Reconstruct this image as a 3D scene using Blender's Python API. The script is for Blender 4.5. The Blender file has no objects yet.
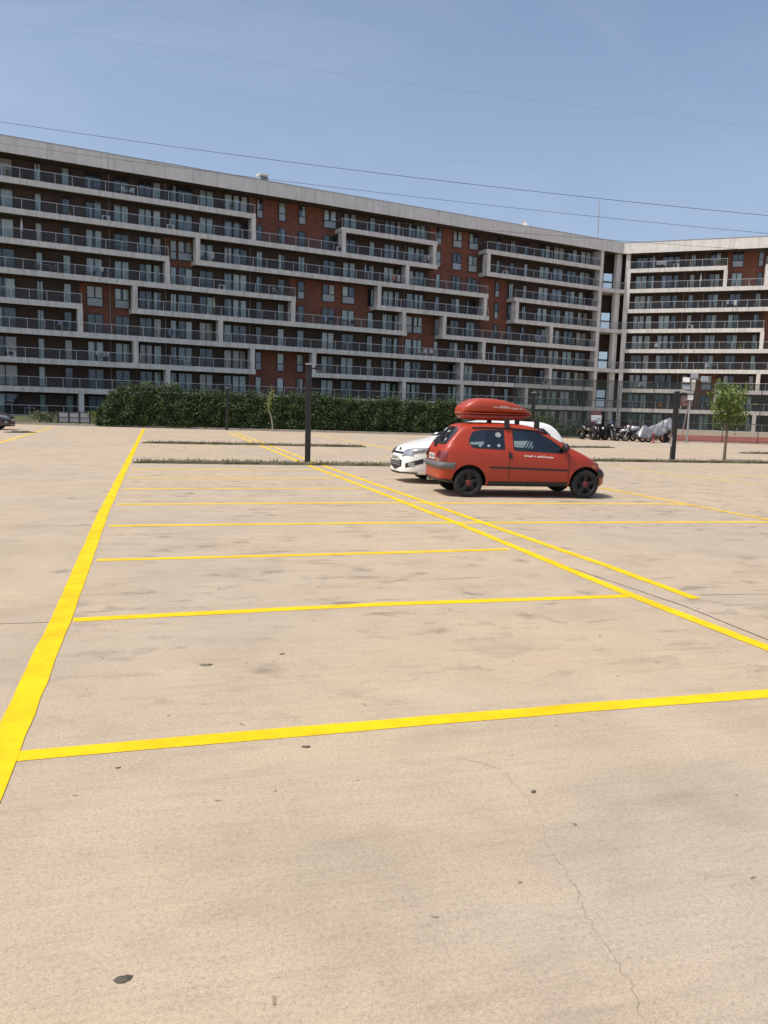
import bpy, bmesh, math, random
from mathutils import Vector, Matrix
from mathutils.bvhtree import BVHTree

rnd = random.Random(7)
scn = bpy.context.scene
COL = scn.collection
R = math.radians

# ------------------------------------------------------------------ camera
CH, FPX, PITCH, ROLL = 1.668, 802.0, R(7.195), R(1.657)
_cp, _sp = math.cos(PITCH), math.sin(PITCH)
_right, _fwd, _down = Vector((1, 0, 0)), Vector((0, _cp, -_sp)), Vector((0, -_sp, -_cp))
_c, _s = math.cos(ROLL), math.sin(ROLL)
CR, CD, CF = _c * _right - _s * _down, _s * _right + _c * _down, _fwd
CAM = Vector((0, 0, CH))


def ray(px, py):
    return CR * ((px - 384) / FPX) + CD * ((py - 512) / FPX) + CF


def gp(px, py, z=0.0):
    """surveyed point on the ground seen at a photo position"""
    d = ray(px, py)
    return CAM + d * ((z - CH) / d.z)


def at_depth(px, py, Y):
    d = ray(px, py)
    return CAM + d * (Y / d.y)


def ground_at(px, Y):
    """ground point at distance Y on the sight line of column px"""
    p = at_depth(px, 412, Y)
    return Vector((p.x, Y, 0))


cam_d = bpy.data.cameras.new('camera')
cam = bpy.data.objects.new('camera', cam_d)
COL.objects.link(cam)
cam_d.sensor_fit = 'VERTICAL'
cam_d.sensor_height = 36.0
cam_d.lens = FPX * 36.0 / 1024.0
cam_d.clip_end = 3000
M = Matrix((CR, -CD, -CF)).transposed().to_4x4()
M.translation = CAM
cam.matrix_world = M
scn.camera = cam

# ------------------------------------------------------------------ materials
def new_mat(name):
    m = bpy.data.materials.new(name)
    m.use_nodes = True
    nt = m.node_tree
    return m, nt, nt.nodes['Principled BSDF']


def plain(name, col, rough=0.6, metal=0.0, var=0.0, vscale=3.0, coat=0.0, bump=0.0, bscale=60.0, spec=0.5):
    m, nt, b = new_mat(name)
    b.inputs['Roughness'].default_value = rough
    b.inputs['Metallic'].default_value = metal
    b.inputs['Specular IOR Level'].default_value = spec
    b.inputs['Coat Weight'].default_value = coat
    b.inputs['Coat Roughness'].default_value = 0.06
    if var > 0 or bump > 0:
        tc = nt.nodes.new('ShaderNodeTexCoord')
    if var > 0:
        n = nt.nodes.new('ShaderNodeTexNoise')
        n.inputs['Scale'].default_value = vscale
        n.inputs['Detail'].default_value = 5
        n.inputs['Roughness'].default_value = 0.62
        nt.links.new(tc.outputs['Object'], n.inputs['Vector'])
        r = nt.nodes.new('ShaderNodeValToRGB')
        r.color_ramp.elements[0].position = 0.3
        r.color_ramp.elements[1].position = 0.7
        r.color_ramp.elements[0].color = tuple(c * (1 - var) for c in col) + (1,)
        r.color_ramp.elements[1].color = tuple(min(1, c * (1 + var * 0.6)) for c in col) + (1,)
        nt.links.new(n.outputs['Fac'], r.inputs['Fac'])
        nt.links.new(r.outputs['Color'], b.inputs['Base Color'])
    else:
        b.inputs['Base Color'].default_value = tuple(col) + (1,)
    if bump > 0:
        n2 = nt.nodes.new('ShaderNodeTexNoise')
        n2.inputs['Scale'].default_value = bscale
        n2.inputs['Detail'].default_value = 4
        nt.links.new(tc.outputs['Object'], n2.inputs['Vector'])
        bp = nt.nodes.new('ShaderNodeBump')
        bp.inputs['Strength'].default_value = bump
        bp.inputs['Distance'].default_value = 0.02
        nt.links.new(n2.outputs['Fac'], bp.inputs['Height'])
        nt.links.new(bp.outputs['Normal'], b.inputs['Normal'])
    return m


def glass(name, tint=(0.75, 0.8, 0.8), refl=0.12, rough=0.02, extra=None, top=0.9):
    """thin pane: partly clear, partly mirror (more at grazing angles)"""
    m, nt, b = new_mat(name)
    out = nt.nodes['Material Output']
    nt.nodes.remove(b)
    tr = nt.nodes.new('ShaderNodeBsdfTransparent')
    tr.inputs['Color'].default_value = tuple(tint) + (1,)
    gl = nt.nodes.new('ShaderNodeBsdfGlossy')
    gl.inputs['Roughness'].default_value = rough
    gl.inputs['Color'].default_value = (0.9, 0.93, 0.95, 1)
    lw = nt.nodes.new('ShaderNodeLayerWeight')
    lw.inputs['Blend'].default_value = 0.25
    mr = nt.nodes.new('ShaderNodeMapRange')
    mr.inputs['To Min'].default_value = refl
    mr.inputs['To Max'].default_value = top
    nt.links.new(lw.outputs['Fresnel'], mr.inputs['Value'])
    mx = nt.nodes.new('ShaderNodeMixShader')
    nt.links.new(mr.outputs['Result'], mx.inputs['Fac'])
    nt.links.new(tr.outputs['BSDF'], mx.inputs[1])
    nt.links.new(gl.outputs['BSDF'], mx.inputs[2])
    last = mx
    if extra:
        df = nt.nodes.new('ShaderNodeBsdfDiffuse')
        df.inputs['Color'].default_value = tuple(extra[0]) + (1,)
        m2 = nt.nodes.new('ShaderNodeMixShader')
        m2.inputs['Fac'].default_value = extra[1]
        nt.links.new(mx.outputs['Shader'], m2.inputs[1])
        nt.links.new(df.outputs['BSDF'], m2.inputs[2])
        last = m2
    nt.links.new(last.outputs['Shader'], out.inputs['Surface'])
    return m


def node(nt, t, **kw):
    n = nt.nodes.new(t)
    for k, v in kw.items():
        if k in n.inputs:
            n.inputs[k].default_value = v
        else:
            setattr(n, k, v)
    return n


def ramp(nt, src, stops):
    r = nt.nodes.new('ShaderNodeValToRGB')
    e = r.color_ramp.elements
    while len(e) < len(stops):
        e.new(0.5)
    for el, (p, c) in zip(e, stops):
        el.position = p
        el.color = (c if isinstance(c, tuple) else (c, c, c)) + (1,)
    nt.links.new(src, r.inputs['Fac'])
    return r.outputs['Color']


def mixc(nt, a, b, fac, mode='MIX'):
    m = nt.nodes.new('ShaderNodeMix')
    m.data_type = 'RGBA'
    m.blend_type = mode
    for sock, val in ((m.inputs[0], fac), (m.inputs[6], a), (m.inputs[7], b)):
        if hasattr(val, 'links'):
            nt.links.new(val, sock)
        elif isinstance(val, tuple):
            sock.default_value = val + (1,)
        else:
            sock.default_value = val
    return m.outputs[2]


STALL_DIR = R(15.99)


def concrete_ground():
    m, nt, b = new_mat('parking_concrete')
    L = nt.links
    tc = nt.nodes.new('ShaderNodeTexCoord')

    def noise(scale, detail=4, rough=0.6, sx=1.0, sy=1.0, off=0.0, rot=-STALL_DIR, dist=0.0):
        mp = nt.nodes.new('ShaderNodeMapping')
        mp.vector_type = 'POINT'
        r0 = nt.nodes.new('ShaderNodeVectorRotate')
        r0.rotation_type = 'Z_AXIS'
        r0.inputs['Angle'].default_value = rot
        L.new(tc.outputs['Object'], r0.inputs['Vector'])
        mp.inputs['Scale'].default_value = (sx, sy, 1)
        mp.inputs['Location'].default_value = (off, off * 1.7, 0)
        L.new(r0.outputs['Vector'], mp.inputs['Vector'])
        n = node(nt, 'ShaderNodeTexNoise', Scale=scale, Detail=detail, Roughness=rough, Distortion=dist)
        L.new(mp.outputs['Vector'], n.inputs['Vector'])
        return n.outputs['Fac']

    big = noise(0.22, 4, 0.55, off=3.1)
    rz = nt.nodes.new('ShaderNodeVectorRotate')
    rz.rotation_type = 'Z_AXIS'
    rz.inputs['Angle'].default_value = -STALL_DIR
    L.new(tc.outputs['Object'], rz.inputs['Vector'])
    sp_ = nt.nodes.new('ShaderNodeSeparateXYZ')
    L.new(rz.outputs['Vector'], sp_.inputs['Vector'])

    def band(sock, a, b, lo=0.18, hi=1.0):
        mr = nt.nodes.new('ShaderNodeMapRange')
        mr.inputs['From Min'].default_value = a
        mr.inputs['From Max'].default_value = b
        mr.inputs['To Min'].default_value = lo
        mr.inputs['To Max'].default_value = hi
        L.new(sock, mr.inputs['Value'])
        return mr.outputs['Result']

    # trodden grey film where cars have stood, cleaner warm concrete on the open side
    base = mixc(nt, G_GREY, G_WARM, mixc(nt, ramp(nt, big, [(0.36, 0.15), (0.62, 1.0)]), band(sp_.outputs['Y'], 1.6, 6.0, 1.0, 0.55), 1.0, 'MULTIPLY'))
    med = noise(1.3, 6, 0.68, off=9.0)
    base = mixc(nt, base, ramp(nt, med, [(0.25, 0.84), (0.5, 1.0), (0.75, 1.10)]), 1.0, 'MULTIPLY')
    streak = noise(1.0, 6, 0.7, sx=1.1, sy=16.0, off=5.0)
    base = mixc(nt, base, ramp(nt, streak, [(0.32, 0.88), (0.5, 1.01), (0.68, 1.06)]), 0.6, 'MULTIPLY')
    broom = noise(1.0, 3, 0.6, sx=4.0, sy=90.0, off=1.0, rot=-STALL_DIR + R(3))
    base = mixc(nt, base, ramp(nt, broom, [(0.3, 0.90), (0.7, 1.06)]), 0.45, 'MULTIPLY')
    speck = noise(170.0, 3, 0.75, off=2.0)
    base = mixc(nt, base, ramp(nt, speck, [(0.34, 0.62), (0.46, 0.99), (0.64, 1.16)]), 0.85, 'MULTIPLY')
    grit = noise(55.0, 5, 0.8, off=7.0)
    base = mixc(nt, base, ramp(nt, grit, [(0.34, 0.70), (0.47, 1.0), (0.64, 1.13)]), 0.8, 'MULTIPLY')
    # oily smears, drawn out along the stalls
    sm = noise(1.5, 6, 0.66, sx=1.2, sy=2.7, off=17.0, dist=0.5)
    patch = noise(0.30, 3, 0.5, off=23.0)
    smear = mixc(nt, ramp(nt, sm, [(0.55, 0.0), (0.68, 1.0)]), ramp(nt, patch, [(0.36, 0.0), (0.54, 1.0)]), 1.0, 'MULTIPLY')
    smear = mixc(nt, smear, band(sp_.outputs['Y'], 3.7, 4.6), 1.0, 'MULTIPLY')
    smear = mixc(nt, smear, band(sp_.outputs['X'], -0.9, -0.2), 1.0, 'MULTIPLY')
    od = node(nt, 'ShaderNodeTexVoronoi', Scale=0.62, Randomness=1.0, voronoi_dimensions='2D')
    wb = node(nt, 'ShaderNodeTexNoise', Scale=4.5, Detail=7, Roughness=0.75)
    L.new(tc.outputs['Object'], wb.inputs['Vector'])
    ad = nt.nodes.new('ShaderNodeMixRGB')
    ad.blend_type = 'ADD'
    ad.inputs[0].default_value = 0.45
    L.new(tc.outputs['Object'], ad.inputs[1])
    L.new(wb.outputs['Color'], ad.inputs[2])
    L.new(ad.outputs[0], od.inputs['Vector'])
    oil = mixc(nt, ramp(nt, od.outputs['Distance'], [(0.015, 0.6), (0.04, 0.32), (0.085, 0.0)]), band(sp_.outputs['Y'], 3.9, 4.5, 0.0), 1.0, 'MULTIPLY')
    base = mixc(nt, base, (0.085, 0.072, 0.06), mixc(nt, oil, (0.7, 0.7, 0.7), 1.0, 'MULTIPLY'))
    base = mixc(nt, base, (0.115, 0.10, 0.085), mixc(nt, smear, (0.62, 0.62, 0.62), 1.0, 'MULTIPLY'))
    # small dark droplets and chewing gum spots
    vor = node(nt, 'ShaderNodeTexVoronoi', Scale=1.5, Randomness=1.0, voronoi_dimensions='2D')
    wob = node(nt, 'ShaderNodeTexNoise', Scale=9.0, Detail=2)
    L.new(tc.outputs['Object'], wob.inputs['Vector'])
    add = nt.nodes.new('ShaderNodeMixRGB')
    add.blend_type = 'ADD'
    add.inputs[0].default_value = 0.16
    L.new(tc.outputs['Object'], add.inputs[1])
    L.new(wob.outputs['Color'], add.inputs[2])
    L.new(add.outputs[0], vor.inputs['Vector'])
    spots = ramp(nt, vor.outputs['Distance'], [(0.008, 1.0), (0.020, 0.0)])
    base = mixc(nt, base, (0.07, 0.06, 0.05), mixc(nt, spots, (0.7, 0.7, 0.7), 1.0, 'MULTIPLY'))
    # hairline map cracks
    vc = node(nt, 'ShaderNodeTexVoronoi', Scale=0.33, Randomness=1.0, feature='DISTANCE_TO_EDGE', voronoi_dimensions='2D')
    L.new(add.outputs[0], vc.inputs['Vector'])
    hair = ramp(nt, vc.outputs['Distance'], [(0.0, 1.0), (0.0012, 0.0)])
    base = mixc(nt, base, (0.16, 0.13, 0.10), mixc(nt, mixc(nt, hair, ramp(nt, patch, [(0.45, 0.0), (0.6, 1.0)]), 1.0, 'MULTIPLY'), (0.06, 0.06, 0.06), 1.0, 'MULTIPLY'))
    L.new(base, b.inputs['Base Color'])
    b.inputs['Roughness'].default_value = 0.9
    b.inputs['Specular IOR Level'].default_value = 0.25
    bp = node(nt, 'ShaderNodeBump', Strength=0.35, Distance=0.004)
    L.new(speck, bp.inputs['Height'])
    bp2 = node(nt, 'ShaderNodeBump', Strength=0.25, Distance=0.006)
    L.new(broom, bp2.inputs['Height'])
    L.new(bp.outputs['Normal'], bp2.inputs['Normal'])
    L.new(bp2.outputs['Normal'], b.inputs['Normal'])
    return m


G_WARM = (0.480, 0.370, 0.244)
G_GREY = (0.385, 0.325, 0.255)


def paint_mat():
    m, nt, b = new_mat('yellow_road_paint')
    L = nt.links
    tc = nt.nodes.new('ShaderNodeTexCoord')
    n = node(nt, 'ShaderNodeTexNoise', Scale=6.0, Detail=6, Roughness=0.7)
    L.new(tc.outputs['Object'], n.inputs['Vector'])
    n2 = node(nt, 'ShaderNodeTexNoise', Scale=140.0, Detail=3, Roughness=0.7)
    L.new(tc.outputs['Object'], n2.inputs['Vector'])
    c = mixc(nt, (0.76, 0.475, 0.002), (0.84, 0.548, 0.002), ramp(nt, n.outputs['Fac'], [(0.3, 0.0), (0.6, 1.0)]))
    c = mixc(nt, c, (0.50, 0.36, 0.05), mixc(nt, ramp(nt, n2.outputs['Fac'], [(0.28, 1.0), (0.36, 0.0)]), (0.6, 0.6, 0.6), 1.0, 'MULTIPLY'))
    n3 = node(nt, 'ShaderNodeTexNoise', Scale=1.6, Detail=7, Roughness=0.72)
    L.new(tc.outputs['Object'], n3.inputs['Vector'])
    c = mixc(nt, c, ramp(nt, n3.outputs['Fac'], [(0.36, 0.80), (0.55, 1.0)]), 1.0, 'MULTIPLY')
    n4 = node(nt, 'ShaderNodeTexNoise', Scale=22.0, Detail=8, Roughness=0.8)
    L.new(tc.outputs['Object'], n4.inputs['Vector'])
    c = mixc(nt, c, (0.42, 0.33, 0.19), mixc(nt, ramp(nt, n4.outputs['Fac'], [(0.30, 1.0), (0.36, 0.0)]), (0.8, 0.8, 0.8), 1.0, 'MULTIPLY'))
    L.new(c, b.inputs['Base Color'])
    b.inputs['Roughness'].default_value = 0.7
    b.inputs['Specular IOR Level'].default_value = 0.25
    bp = node(nt, 'ShaderNodeBump', Strength=0.25, Distance=0.003)
    L.new(n2.outputs['Fac'], bp.inputs['Height'])
    L.new(bp.outputs['Normal'], b.inputs['Normal'])
    return m


def faded_paint_mat():
    m = paint_mat()
    m.name = 'faded_yellow_paint'
    nt = m.node_tree
    b = nt.nodes['Principled BSDF']
    src = b.inputs['Base Color'].links[0].from_socket
    c = mixc(nt, src, (0.50, 0.40, 0.22), 0.55)
    nt.links.new(c, b.inputs['Base Color'])
    return m


def brick_mat():
    m, nt, b = new_mat('red_brown_brick')
    L = nt.links
    tc = nt.nodes.new('ShaderNodeTexCoord')
    sep = nt.nodes.new('ShaderNodeSeparateXYZ')
    L.new(tc.outputs['Object'], sep.inputs['Vector'])
    sm = nt.nodes.new('ShaderNodeMath')
    L.new(sep.outputs['X'], sm.inputs[0])
    L.new(sep.outputs['Y'], sm.inputs[1])
    cmb = nt.nodes.new('ShaderNodeCombineXYZ')
    L.new(sm.outputs[0], cmb.inputs['X'])
    L.new(sep.outputs['Z'], cmb.inputs['Y'])
    br = node(nt, 'ShaderNodeTexBrick', Scale=1.0)
    br.inputs['Brick Width'].default_value = 0.45
    br.inputs['Row Height'].default_value = 0.15
    br.inputs['Mortar Size'].default_value = 0.012
    br.inputs['Color1'].default_value = BRICK_A + (1,)
    br.inputs['Color2'].default_value = BRICK_B + (1,)
    br.inputs['Mortar'].default_value = (0.11, 0.07, 0.055, 1)
    L.new(cmb.outputs['Vector'], br.inputs['Vector'])
    n = node(nt, 'ShaderNodeTexNoise', Scale=0.5, Detail=5, Roughness=0.65)
    L.new(tc.outputs['Object'], n.inputs['Vector'])
    c = mixc(nt, br.outputs['Color'], ramp(nt, n.outputs['Fac'], [(0.3, 0.72), (0.7, 1.12)]), 1.0, 'MULTIPLY')
    L.new(c, b.inputs['Base Color'])
    b.inputs['Roughness'].default_value = 0.85
    return m


BRICK_A = (0.26, 0.090, 0.050)
BRICK_B = (0.185, 0.064, 0.038)


def stained_white(name, col, stain=0.22):
    m, nt, b = new_mat(name)
    L = nt.links
    tc = nt.nodes.new('ShaderNodeTexCoord')
    n = node(nt, 'ShaderNodeTexNoise', Scale=0.8, Detail=6, Roughness=0.7)
    L.new(tc.outputs['Object'], n.inputs['Vector'])
    mp = nt.nodes.new('ShaderNodeMapping')
    mp.inputs['Scale'].default_value = (2.2, 2.2, 0.25)
    L.new(tc.outputs['Object'], mp.inputs['Vector'])
    n2 = node(nt, 'ShaderNodeTexNoise', Scale=1.0, Detail=5, Roughness=0.7)
    L.new(mp.outputs['Vector'], n2.inputs['Vector'])
    c = mixc(nt, col, ramp(nt, n.outputs['Fac'], [(0.3, 1 - stain * 0.6), (0.65, 1.05)]), 1.0, 'MULTIPLY')
    c = mixc(nt, c, ramp(nt, n2.outputs['Fac'], [(0.35, 1 - stain), (0.55, 1.0)]), 1.0, 'MULTIPLY')
    L.new(c, b.inputs['Base Color'])
    b.inputs['Roughness'].default_value = 0.8
    b.inputs['Specular IOR Level'].default_value = 0.3
    return m


def leaf_mat(name, dark, mid, light, trans=0.15):
    m, nt, b = new_mat(name)
    L = nt.links
    g = nt.nodes.new('ShaderNodeNewGeometry')
    c = ramp(nt, g.outputs['Random Per Island'], [(0.0, dark), (0.55, mid), (1.0, light)])
    L.new(c, b.inputs['Base Color'])
    b.inputs['Roughness'].default_value = 0.55
    b.inputs['Specular IOR Level'].default_value = 0.35
    tl = nt.nodes.new('ShaderNodeBsdfTranslucent')
    L.new(c, tl.inputs['Color'])
    mx = nt.nodes.new('ShaderNodeMixShader')
    mx.inputs['Fac'].default_value = trans
    L.new(b.outputs['BSDF'], mx.inputs[1])
    L.new(tl.outputs['BSDF'], mx.inputs[2])
    L.new(mx.outputs['Shader'], nt.nodes['Material Output'].inputs['Surface'])
    return m


MT = {
    'ground': concrete_ground(),
    'paint': paint_mat(),
    'paint_faded': faded_paint_mat(),
    'brick': brick_mat(),
    'taupe': plain('dark_taupe', (0.075, 0.052, 0.041), 0.9, var=0.3, vscale=0.7),  # dark tone of walls behind balconies, stair wall and soffits
    'white_l': stained_white('weathered_white_render', (0.70, 0.68, 0.63), 0.28),
    'fascia': stained_white('roof_fascia_panel', (0.71, 0.695, 0.645), 0.16),
    'room_sheet': plain('unlit_room_sheet', (0.012, 0.013, 0.015), 0.7),  # near-black sheet colour that stands for unlit rooms
    'anthracite': plain('anthracite_aluminium', (0.022, 0.025, 0.028), 0.4),
    'curtain_white': plain('white_curtain', (0.74, 0.77, 0.73), 0.9, var=0.15, vscale=2),
    'curtain_green': plain('pale_green_grey_curtain', (0.50, 0.57, 0.53), 0.9, var=0.15, vscale=2),
    'curtain_beige': plain('beige_curtain', (0.58, 0.50, 0.41), 0.9, var=0.15, vscale=2),
    'curtain_blue': plain('grey_blue_blind', (0.27, 0.32, 0.37), 0.85, var=0.1, vscale=2),
    'spandrel': plain('grey_spandrel_glass', (0.34, 0.38, 0.40), 0.25, var=0.1),
    'window_glass': glass('window_glass', (0.93, 0.96, 0.95), 0.05, top=.35),
    'rail_glass': glass('balustrade_glass', (0.86, 0.87, 0.87), 0.012, 0.05, extra=((0.24, 0.23, 0.23), 0.03), top=.05),
    'rail_metal': plain('brushed_rail_steel', (0.46, 0.46, 0.45), 0.42, 0.4),
    'black_metal': plain('black_painted_steel', (0.018, 0.017, 0.017), 0.45, var=0.3, vscale=4),
    'grey_metal': plain('grey_painted_steel', (0.30, 0.31, 0.32), 0.5, var=0.2, vscale=4),
    'white_metal': plain('white_painted_steel', (0.72, 0.71, 0.68), 0.5, var=0.12, vscale=4),
    'white_plastic': plain('white_plastic', (0.75, 0.75, 0.73), 0.45),
    'galv': plain('galvanised_steel', (0.42, 0.43, 0.43), 0.4, 0.5, var=0.2, vscale=5),
    'soil': plain('dry_soil', (0.135, 0.12, 0.068), 0.95, var=0.4, vscale=6, bump=0.6, bscale=30),
    'grassland': plain('rough_grass_ground', (0.075, 0.085, 0.03), 0.95, var=0.5, vscale=0.8, bump=0.6, bscale=14),
    'kerb': stained_white('kerb_concrete', (0.40, 0.36, 0.30), 0.25),
    'court': plain('red_court_surface', (0.34, 0.10, 0.07), 0.85, var=0.25, vscale=0.5),
    'crack': plain('hairline_crack_dirt', (0.29, 0.23, 0.16), 0.95, var=0.3, vscale=14),
    'rubber': plain('tyre_rubber', (0.013, 0.013, 0.013), 0.75, bump=0.3, bscale=80),
    'joint': plain('joint_filler', (0.13, 0.105, 0.08), 0.9, var=0.4, vscale=14),
    'leaf_hedge': leaf_mat('hedge_leaf', (0.015, 0.031, 0.009), (0.038, 0.068, 0.017), (0.10, 0.145, 0.035)),
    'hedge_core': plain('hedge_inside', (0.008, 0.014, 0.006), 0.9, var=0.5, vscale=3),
    'leaf_tree': leaf_mat('tree_leaf', (0.06, 0.10, 0.022), (0.14, 0.20, 0.045), (0.28, 0.34, 0.10), 0.35),
    'leaf_olive': leaf_mat('olive_leaf', (0.06, 0.075, 0.035), (0.12, 0.14, 0.06), (0.20, 0.22, 0.11), 0.2),
    'leaf_fresh': leaf_mat('fresh_leaf', (0.10, 0.14, 0.02), (0.22, 0.28, 0.05), (0.36, 0.40, 0.10), 0.35),
    'dry_grass': leaf_mat('dry_grass_blade', (0.07, 0.08, 0.025), (0.12, 0.115, 0.045), (0.22, 0.19, 0.09), 0.2),
    'bark': plain('grey_brown_bark', (0.16, 0.12, 0.085), 0.9, var=0.4, vscale=20, bump=0.8, bscale=40),
}

# ------------------------------------------------------------------ mesh helpers
class MB:
    """collects boxes, tubes and sheets into ONE mesh object"""

    def __init__(s):
        s.v, s.f, s.m, s.smooth = [], [], [], []

    def add(s, verts, faces, mi=0, smooth=False):
        k = len(s.v)
        s.v += [tuple(p) for p in verts]
        s.f += [tuple(i + k for i in f) for f in faces]
        s.m += [mi] * len(faces)
        s.smooth += [smooth] * len(faces)
        return s

    def box(s, x0, x1, y0, y1, z0, z1, mi=0, mtx=None):
        v = [Vector(p) for p in ((x0, y0, z0), (x1, y0, z0), (x1, y1, z0), (x0, y1, z0), (x0, y0, z1), (x1, y0, z1), (x1, y1, z1), (x0, y1, z1))]
        if mtx:
            v = [mtx @ p for p in v]
        return s.add(v, [(0, 3, 2, 1), (4, 5, 6, 7), (0, 1, 5, 4), (1, 2, 6, 5), (2, 3, 7, 6), (3, 0, 4, 7)], mi)

    def tube(s, p, q, r0, r1=None, n=8, mi=0, caps=True):
        return s.path([p, q], [r0, r0 if r1 is None else r1], n, mi, caps)

    def path(s, pts, rad, n=8, mi=0, caps=True):
        pts = [Vector(p) for p in pts]
        if not isinstance(rad, (list, tuple)):
            rad = [rad] * len(pts)
        vs, fs = [], []
        up = None
        for i, p in enumerate(pts):
            d = (pts[min(i + 1, len(pts) - 1)] - pts[max(i - 1, 0)]).normalized()
            if up is None:
                up = Vector((0, 0, 1)) if abs(d.z) < 0.9 else Vector((1, 0, 0))
            a = d.cross(up).normalized()
            b = a.cross(d).normalized()
            up = b
            for j in range(n):
                t = 2 * math.pi * j / n
                vs.append(p + (a * math.cos(t) + b * math.sin(t)) * rad[i])
        for i in range(len(pts) - 1):
            for j in range(n):
                k = (j + 1) % n
                fs.append((i * n + j, i * n + k, (i + 1) * n + k, (i + 1) * n + j))
        s.add(vs, fs, mi, True)
        if caps:
            e = (len(pts) - 1) * n
            s.add(vs[:n], [tuple(range(n))[::-1]], mi)
            s.add(vs[e:], [tuple(range(n))], mi)
        return s

    def lathe(s, prof, n=24, mi=0, mtx=None, closed=False):
        """prof: (radius, height) pairs turned about z"""
        vs, fs = [], []
        for (r, z) in prof:
            for j in range(n):
                t = 2 * math.pi * j / n
                v = Vector((r * math.cos(t), r * math.sin(t), z))
                vs.append(mtx @ v if mtx else v)
        m = len(prof)
        for i in range(m if closed else m - 1):
            i2 = (i + 1) % m
            for j in range(n):
                k = (j + 1) % n
                fs.append((i * n + j, i * n + k, i2 * n + k, i2 * n + j))
        return s.add(vs, fs, mi, True)

    def prism(s, poly, z0, z1, mi=0):
        n = len(poly)
        v = [(p[0], p[1], z0) for p in poly] + [(p[0], p[1], z1) for p in poly]
        f = [tuple(range(n))[::-1], tuple(range(n, 2 * n))] + [(i, (i + 1) % n, n + (i + 1) % n, n + i) for i in range(n)]
        return s.add(v, f, mi)

    def mesh(s, name, mats):
        me = bpy.data.meshes.new(name)
        me.from_pydata(s.v, [], s.f)
        for m in (mats if isinstance(mats, (list, tuple)) else [mats]):
            me.materials.append(m)
        me.polygons.foreach_set('material_index', s.m)
        me.polygons.foreach_set('use_smooth', s.smooth)
        me.update()
        return me

    def build(s, name, mats, parent=None, loc=None):
        return link(name, s.mesh(name, mats), parent, loc)


def link(name, me, parent=None, loc=None):
    o = bpy.data.objects.new(name, me)
    COL.objects.link(o)
    if parent:
        o.parent = parent
    if loc is not None:
        o.location = loc
    return o


def tag(o, label=None, cat=None, group=None, kind=None):
    if label:
        o['label'] = label
    if cat:
        o['category'] = cat
    if group:
        o['group'] = group
    if kind:
        o['kind'] = kind
    return o


def thing(name, label, cat, loc=(0, 0, 0), rz=0.0, group=None):
    o = bpy.data.objects.new(name, None)
    COL.objects.link(o)
    o.location = loc
    o.rotation_euler = (0, 0, rz)
    return tag(o, label, cat, group)


def copy_tree(o, parent=None):
    c = o.copy()
    COL.objects.link(c)
    c.parent = parent
    for ch in list(o.children):
        copy_tree(ch, c)
    return c


def lerp(a, b, t):
    return a + (b - a) * t


def interp(xs, x):
    """piecewise linear through (x, y) pairs"""
    if x <= xs[0][0]:
        return xs[0][1]
    for (a, ya), (b, yb) in zip(xs, xs[1:]):
        if x <= b:
            return lerp(ya, yb, (x - a) / (b - a))
    return xs[-1][1]


# ------------------------------------------------------------------ ground
g = MB()
XS = [-900, -120, -60, -30, -15, -6, 0, 6, 15, 30, 60, 120, 900]
YS = [-200, -40, -10, 0, 3, 8, 15, 30, 60, 120, 300, 1800]
vs = [(x, y, 0) for y in YS for x in XS]
fs = [(j * len(XS) + i, j * len(XS) + i + 1, (j + 1) * len(XS) + i + 1, (j + 1) * len(XS) + i) for j in range(len(YS) - 1) for i in range(len(XS) - 1)]
tag(g.add(vs, fs).build('ground', MT['ground']), kind='structure')


def strip(name, pts, w, z, mat, jitter=0.004, step=0.25, wf=None):
    """a painted or filled strip lying on the ground along surveyed points"""
    pts = [Vector((p.x, p.y, 0)) for p in pts]
    dense = []
    for a, b in zip(pts, pts[1:]):
        n = max(1, int((b - a).length / step))
        dense += [a.lerp(b, i / n) for i in range(n)]
    dense.append(pts[-1])
    V, Fc = [], []
    for i, p in enumerate(dense):
        d = (dense[min(i + 1, len(dense) - 1)] - dense[max(0, i - 1)]).normalized()
        nrm = Vector((-d.y, d.x, 0))
        ww = w if wf is None else w * wf(i / max(1, len(dense) - 1))
        a = p + nrm * (ww / 2 + rnd.uniform(-jitter, jitter))
        b = p - nrm * (ww / 2 + rnd.uniform(-jitter, jitter))
        V += [(a.x, a.y, z), (b.x, b.y, z)]
    for i in range(len(dense) - 1):
        Fc.append((2 * i, 2 * i + 1, 2 * i + 3, 2 * i + 2))
    o = MB().add(V, Fc).build(name, mat)
    for p in o.data.polygons:
        if p.normal.z < 0:
            o.data.flip_normals()
            break
    return tag(o, kind='structure')


def G(*pp):
    return [gp(*p) for p in pp]


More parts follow.
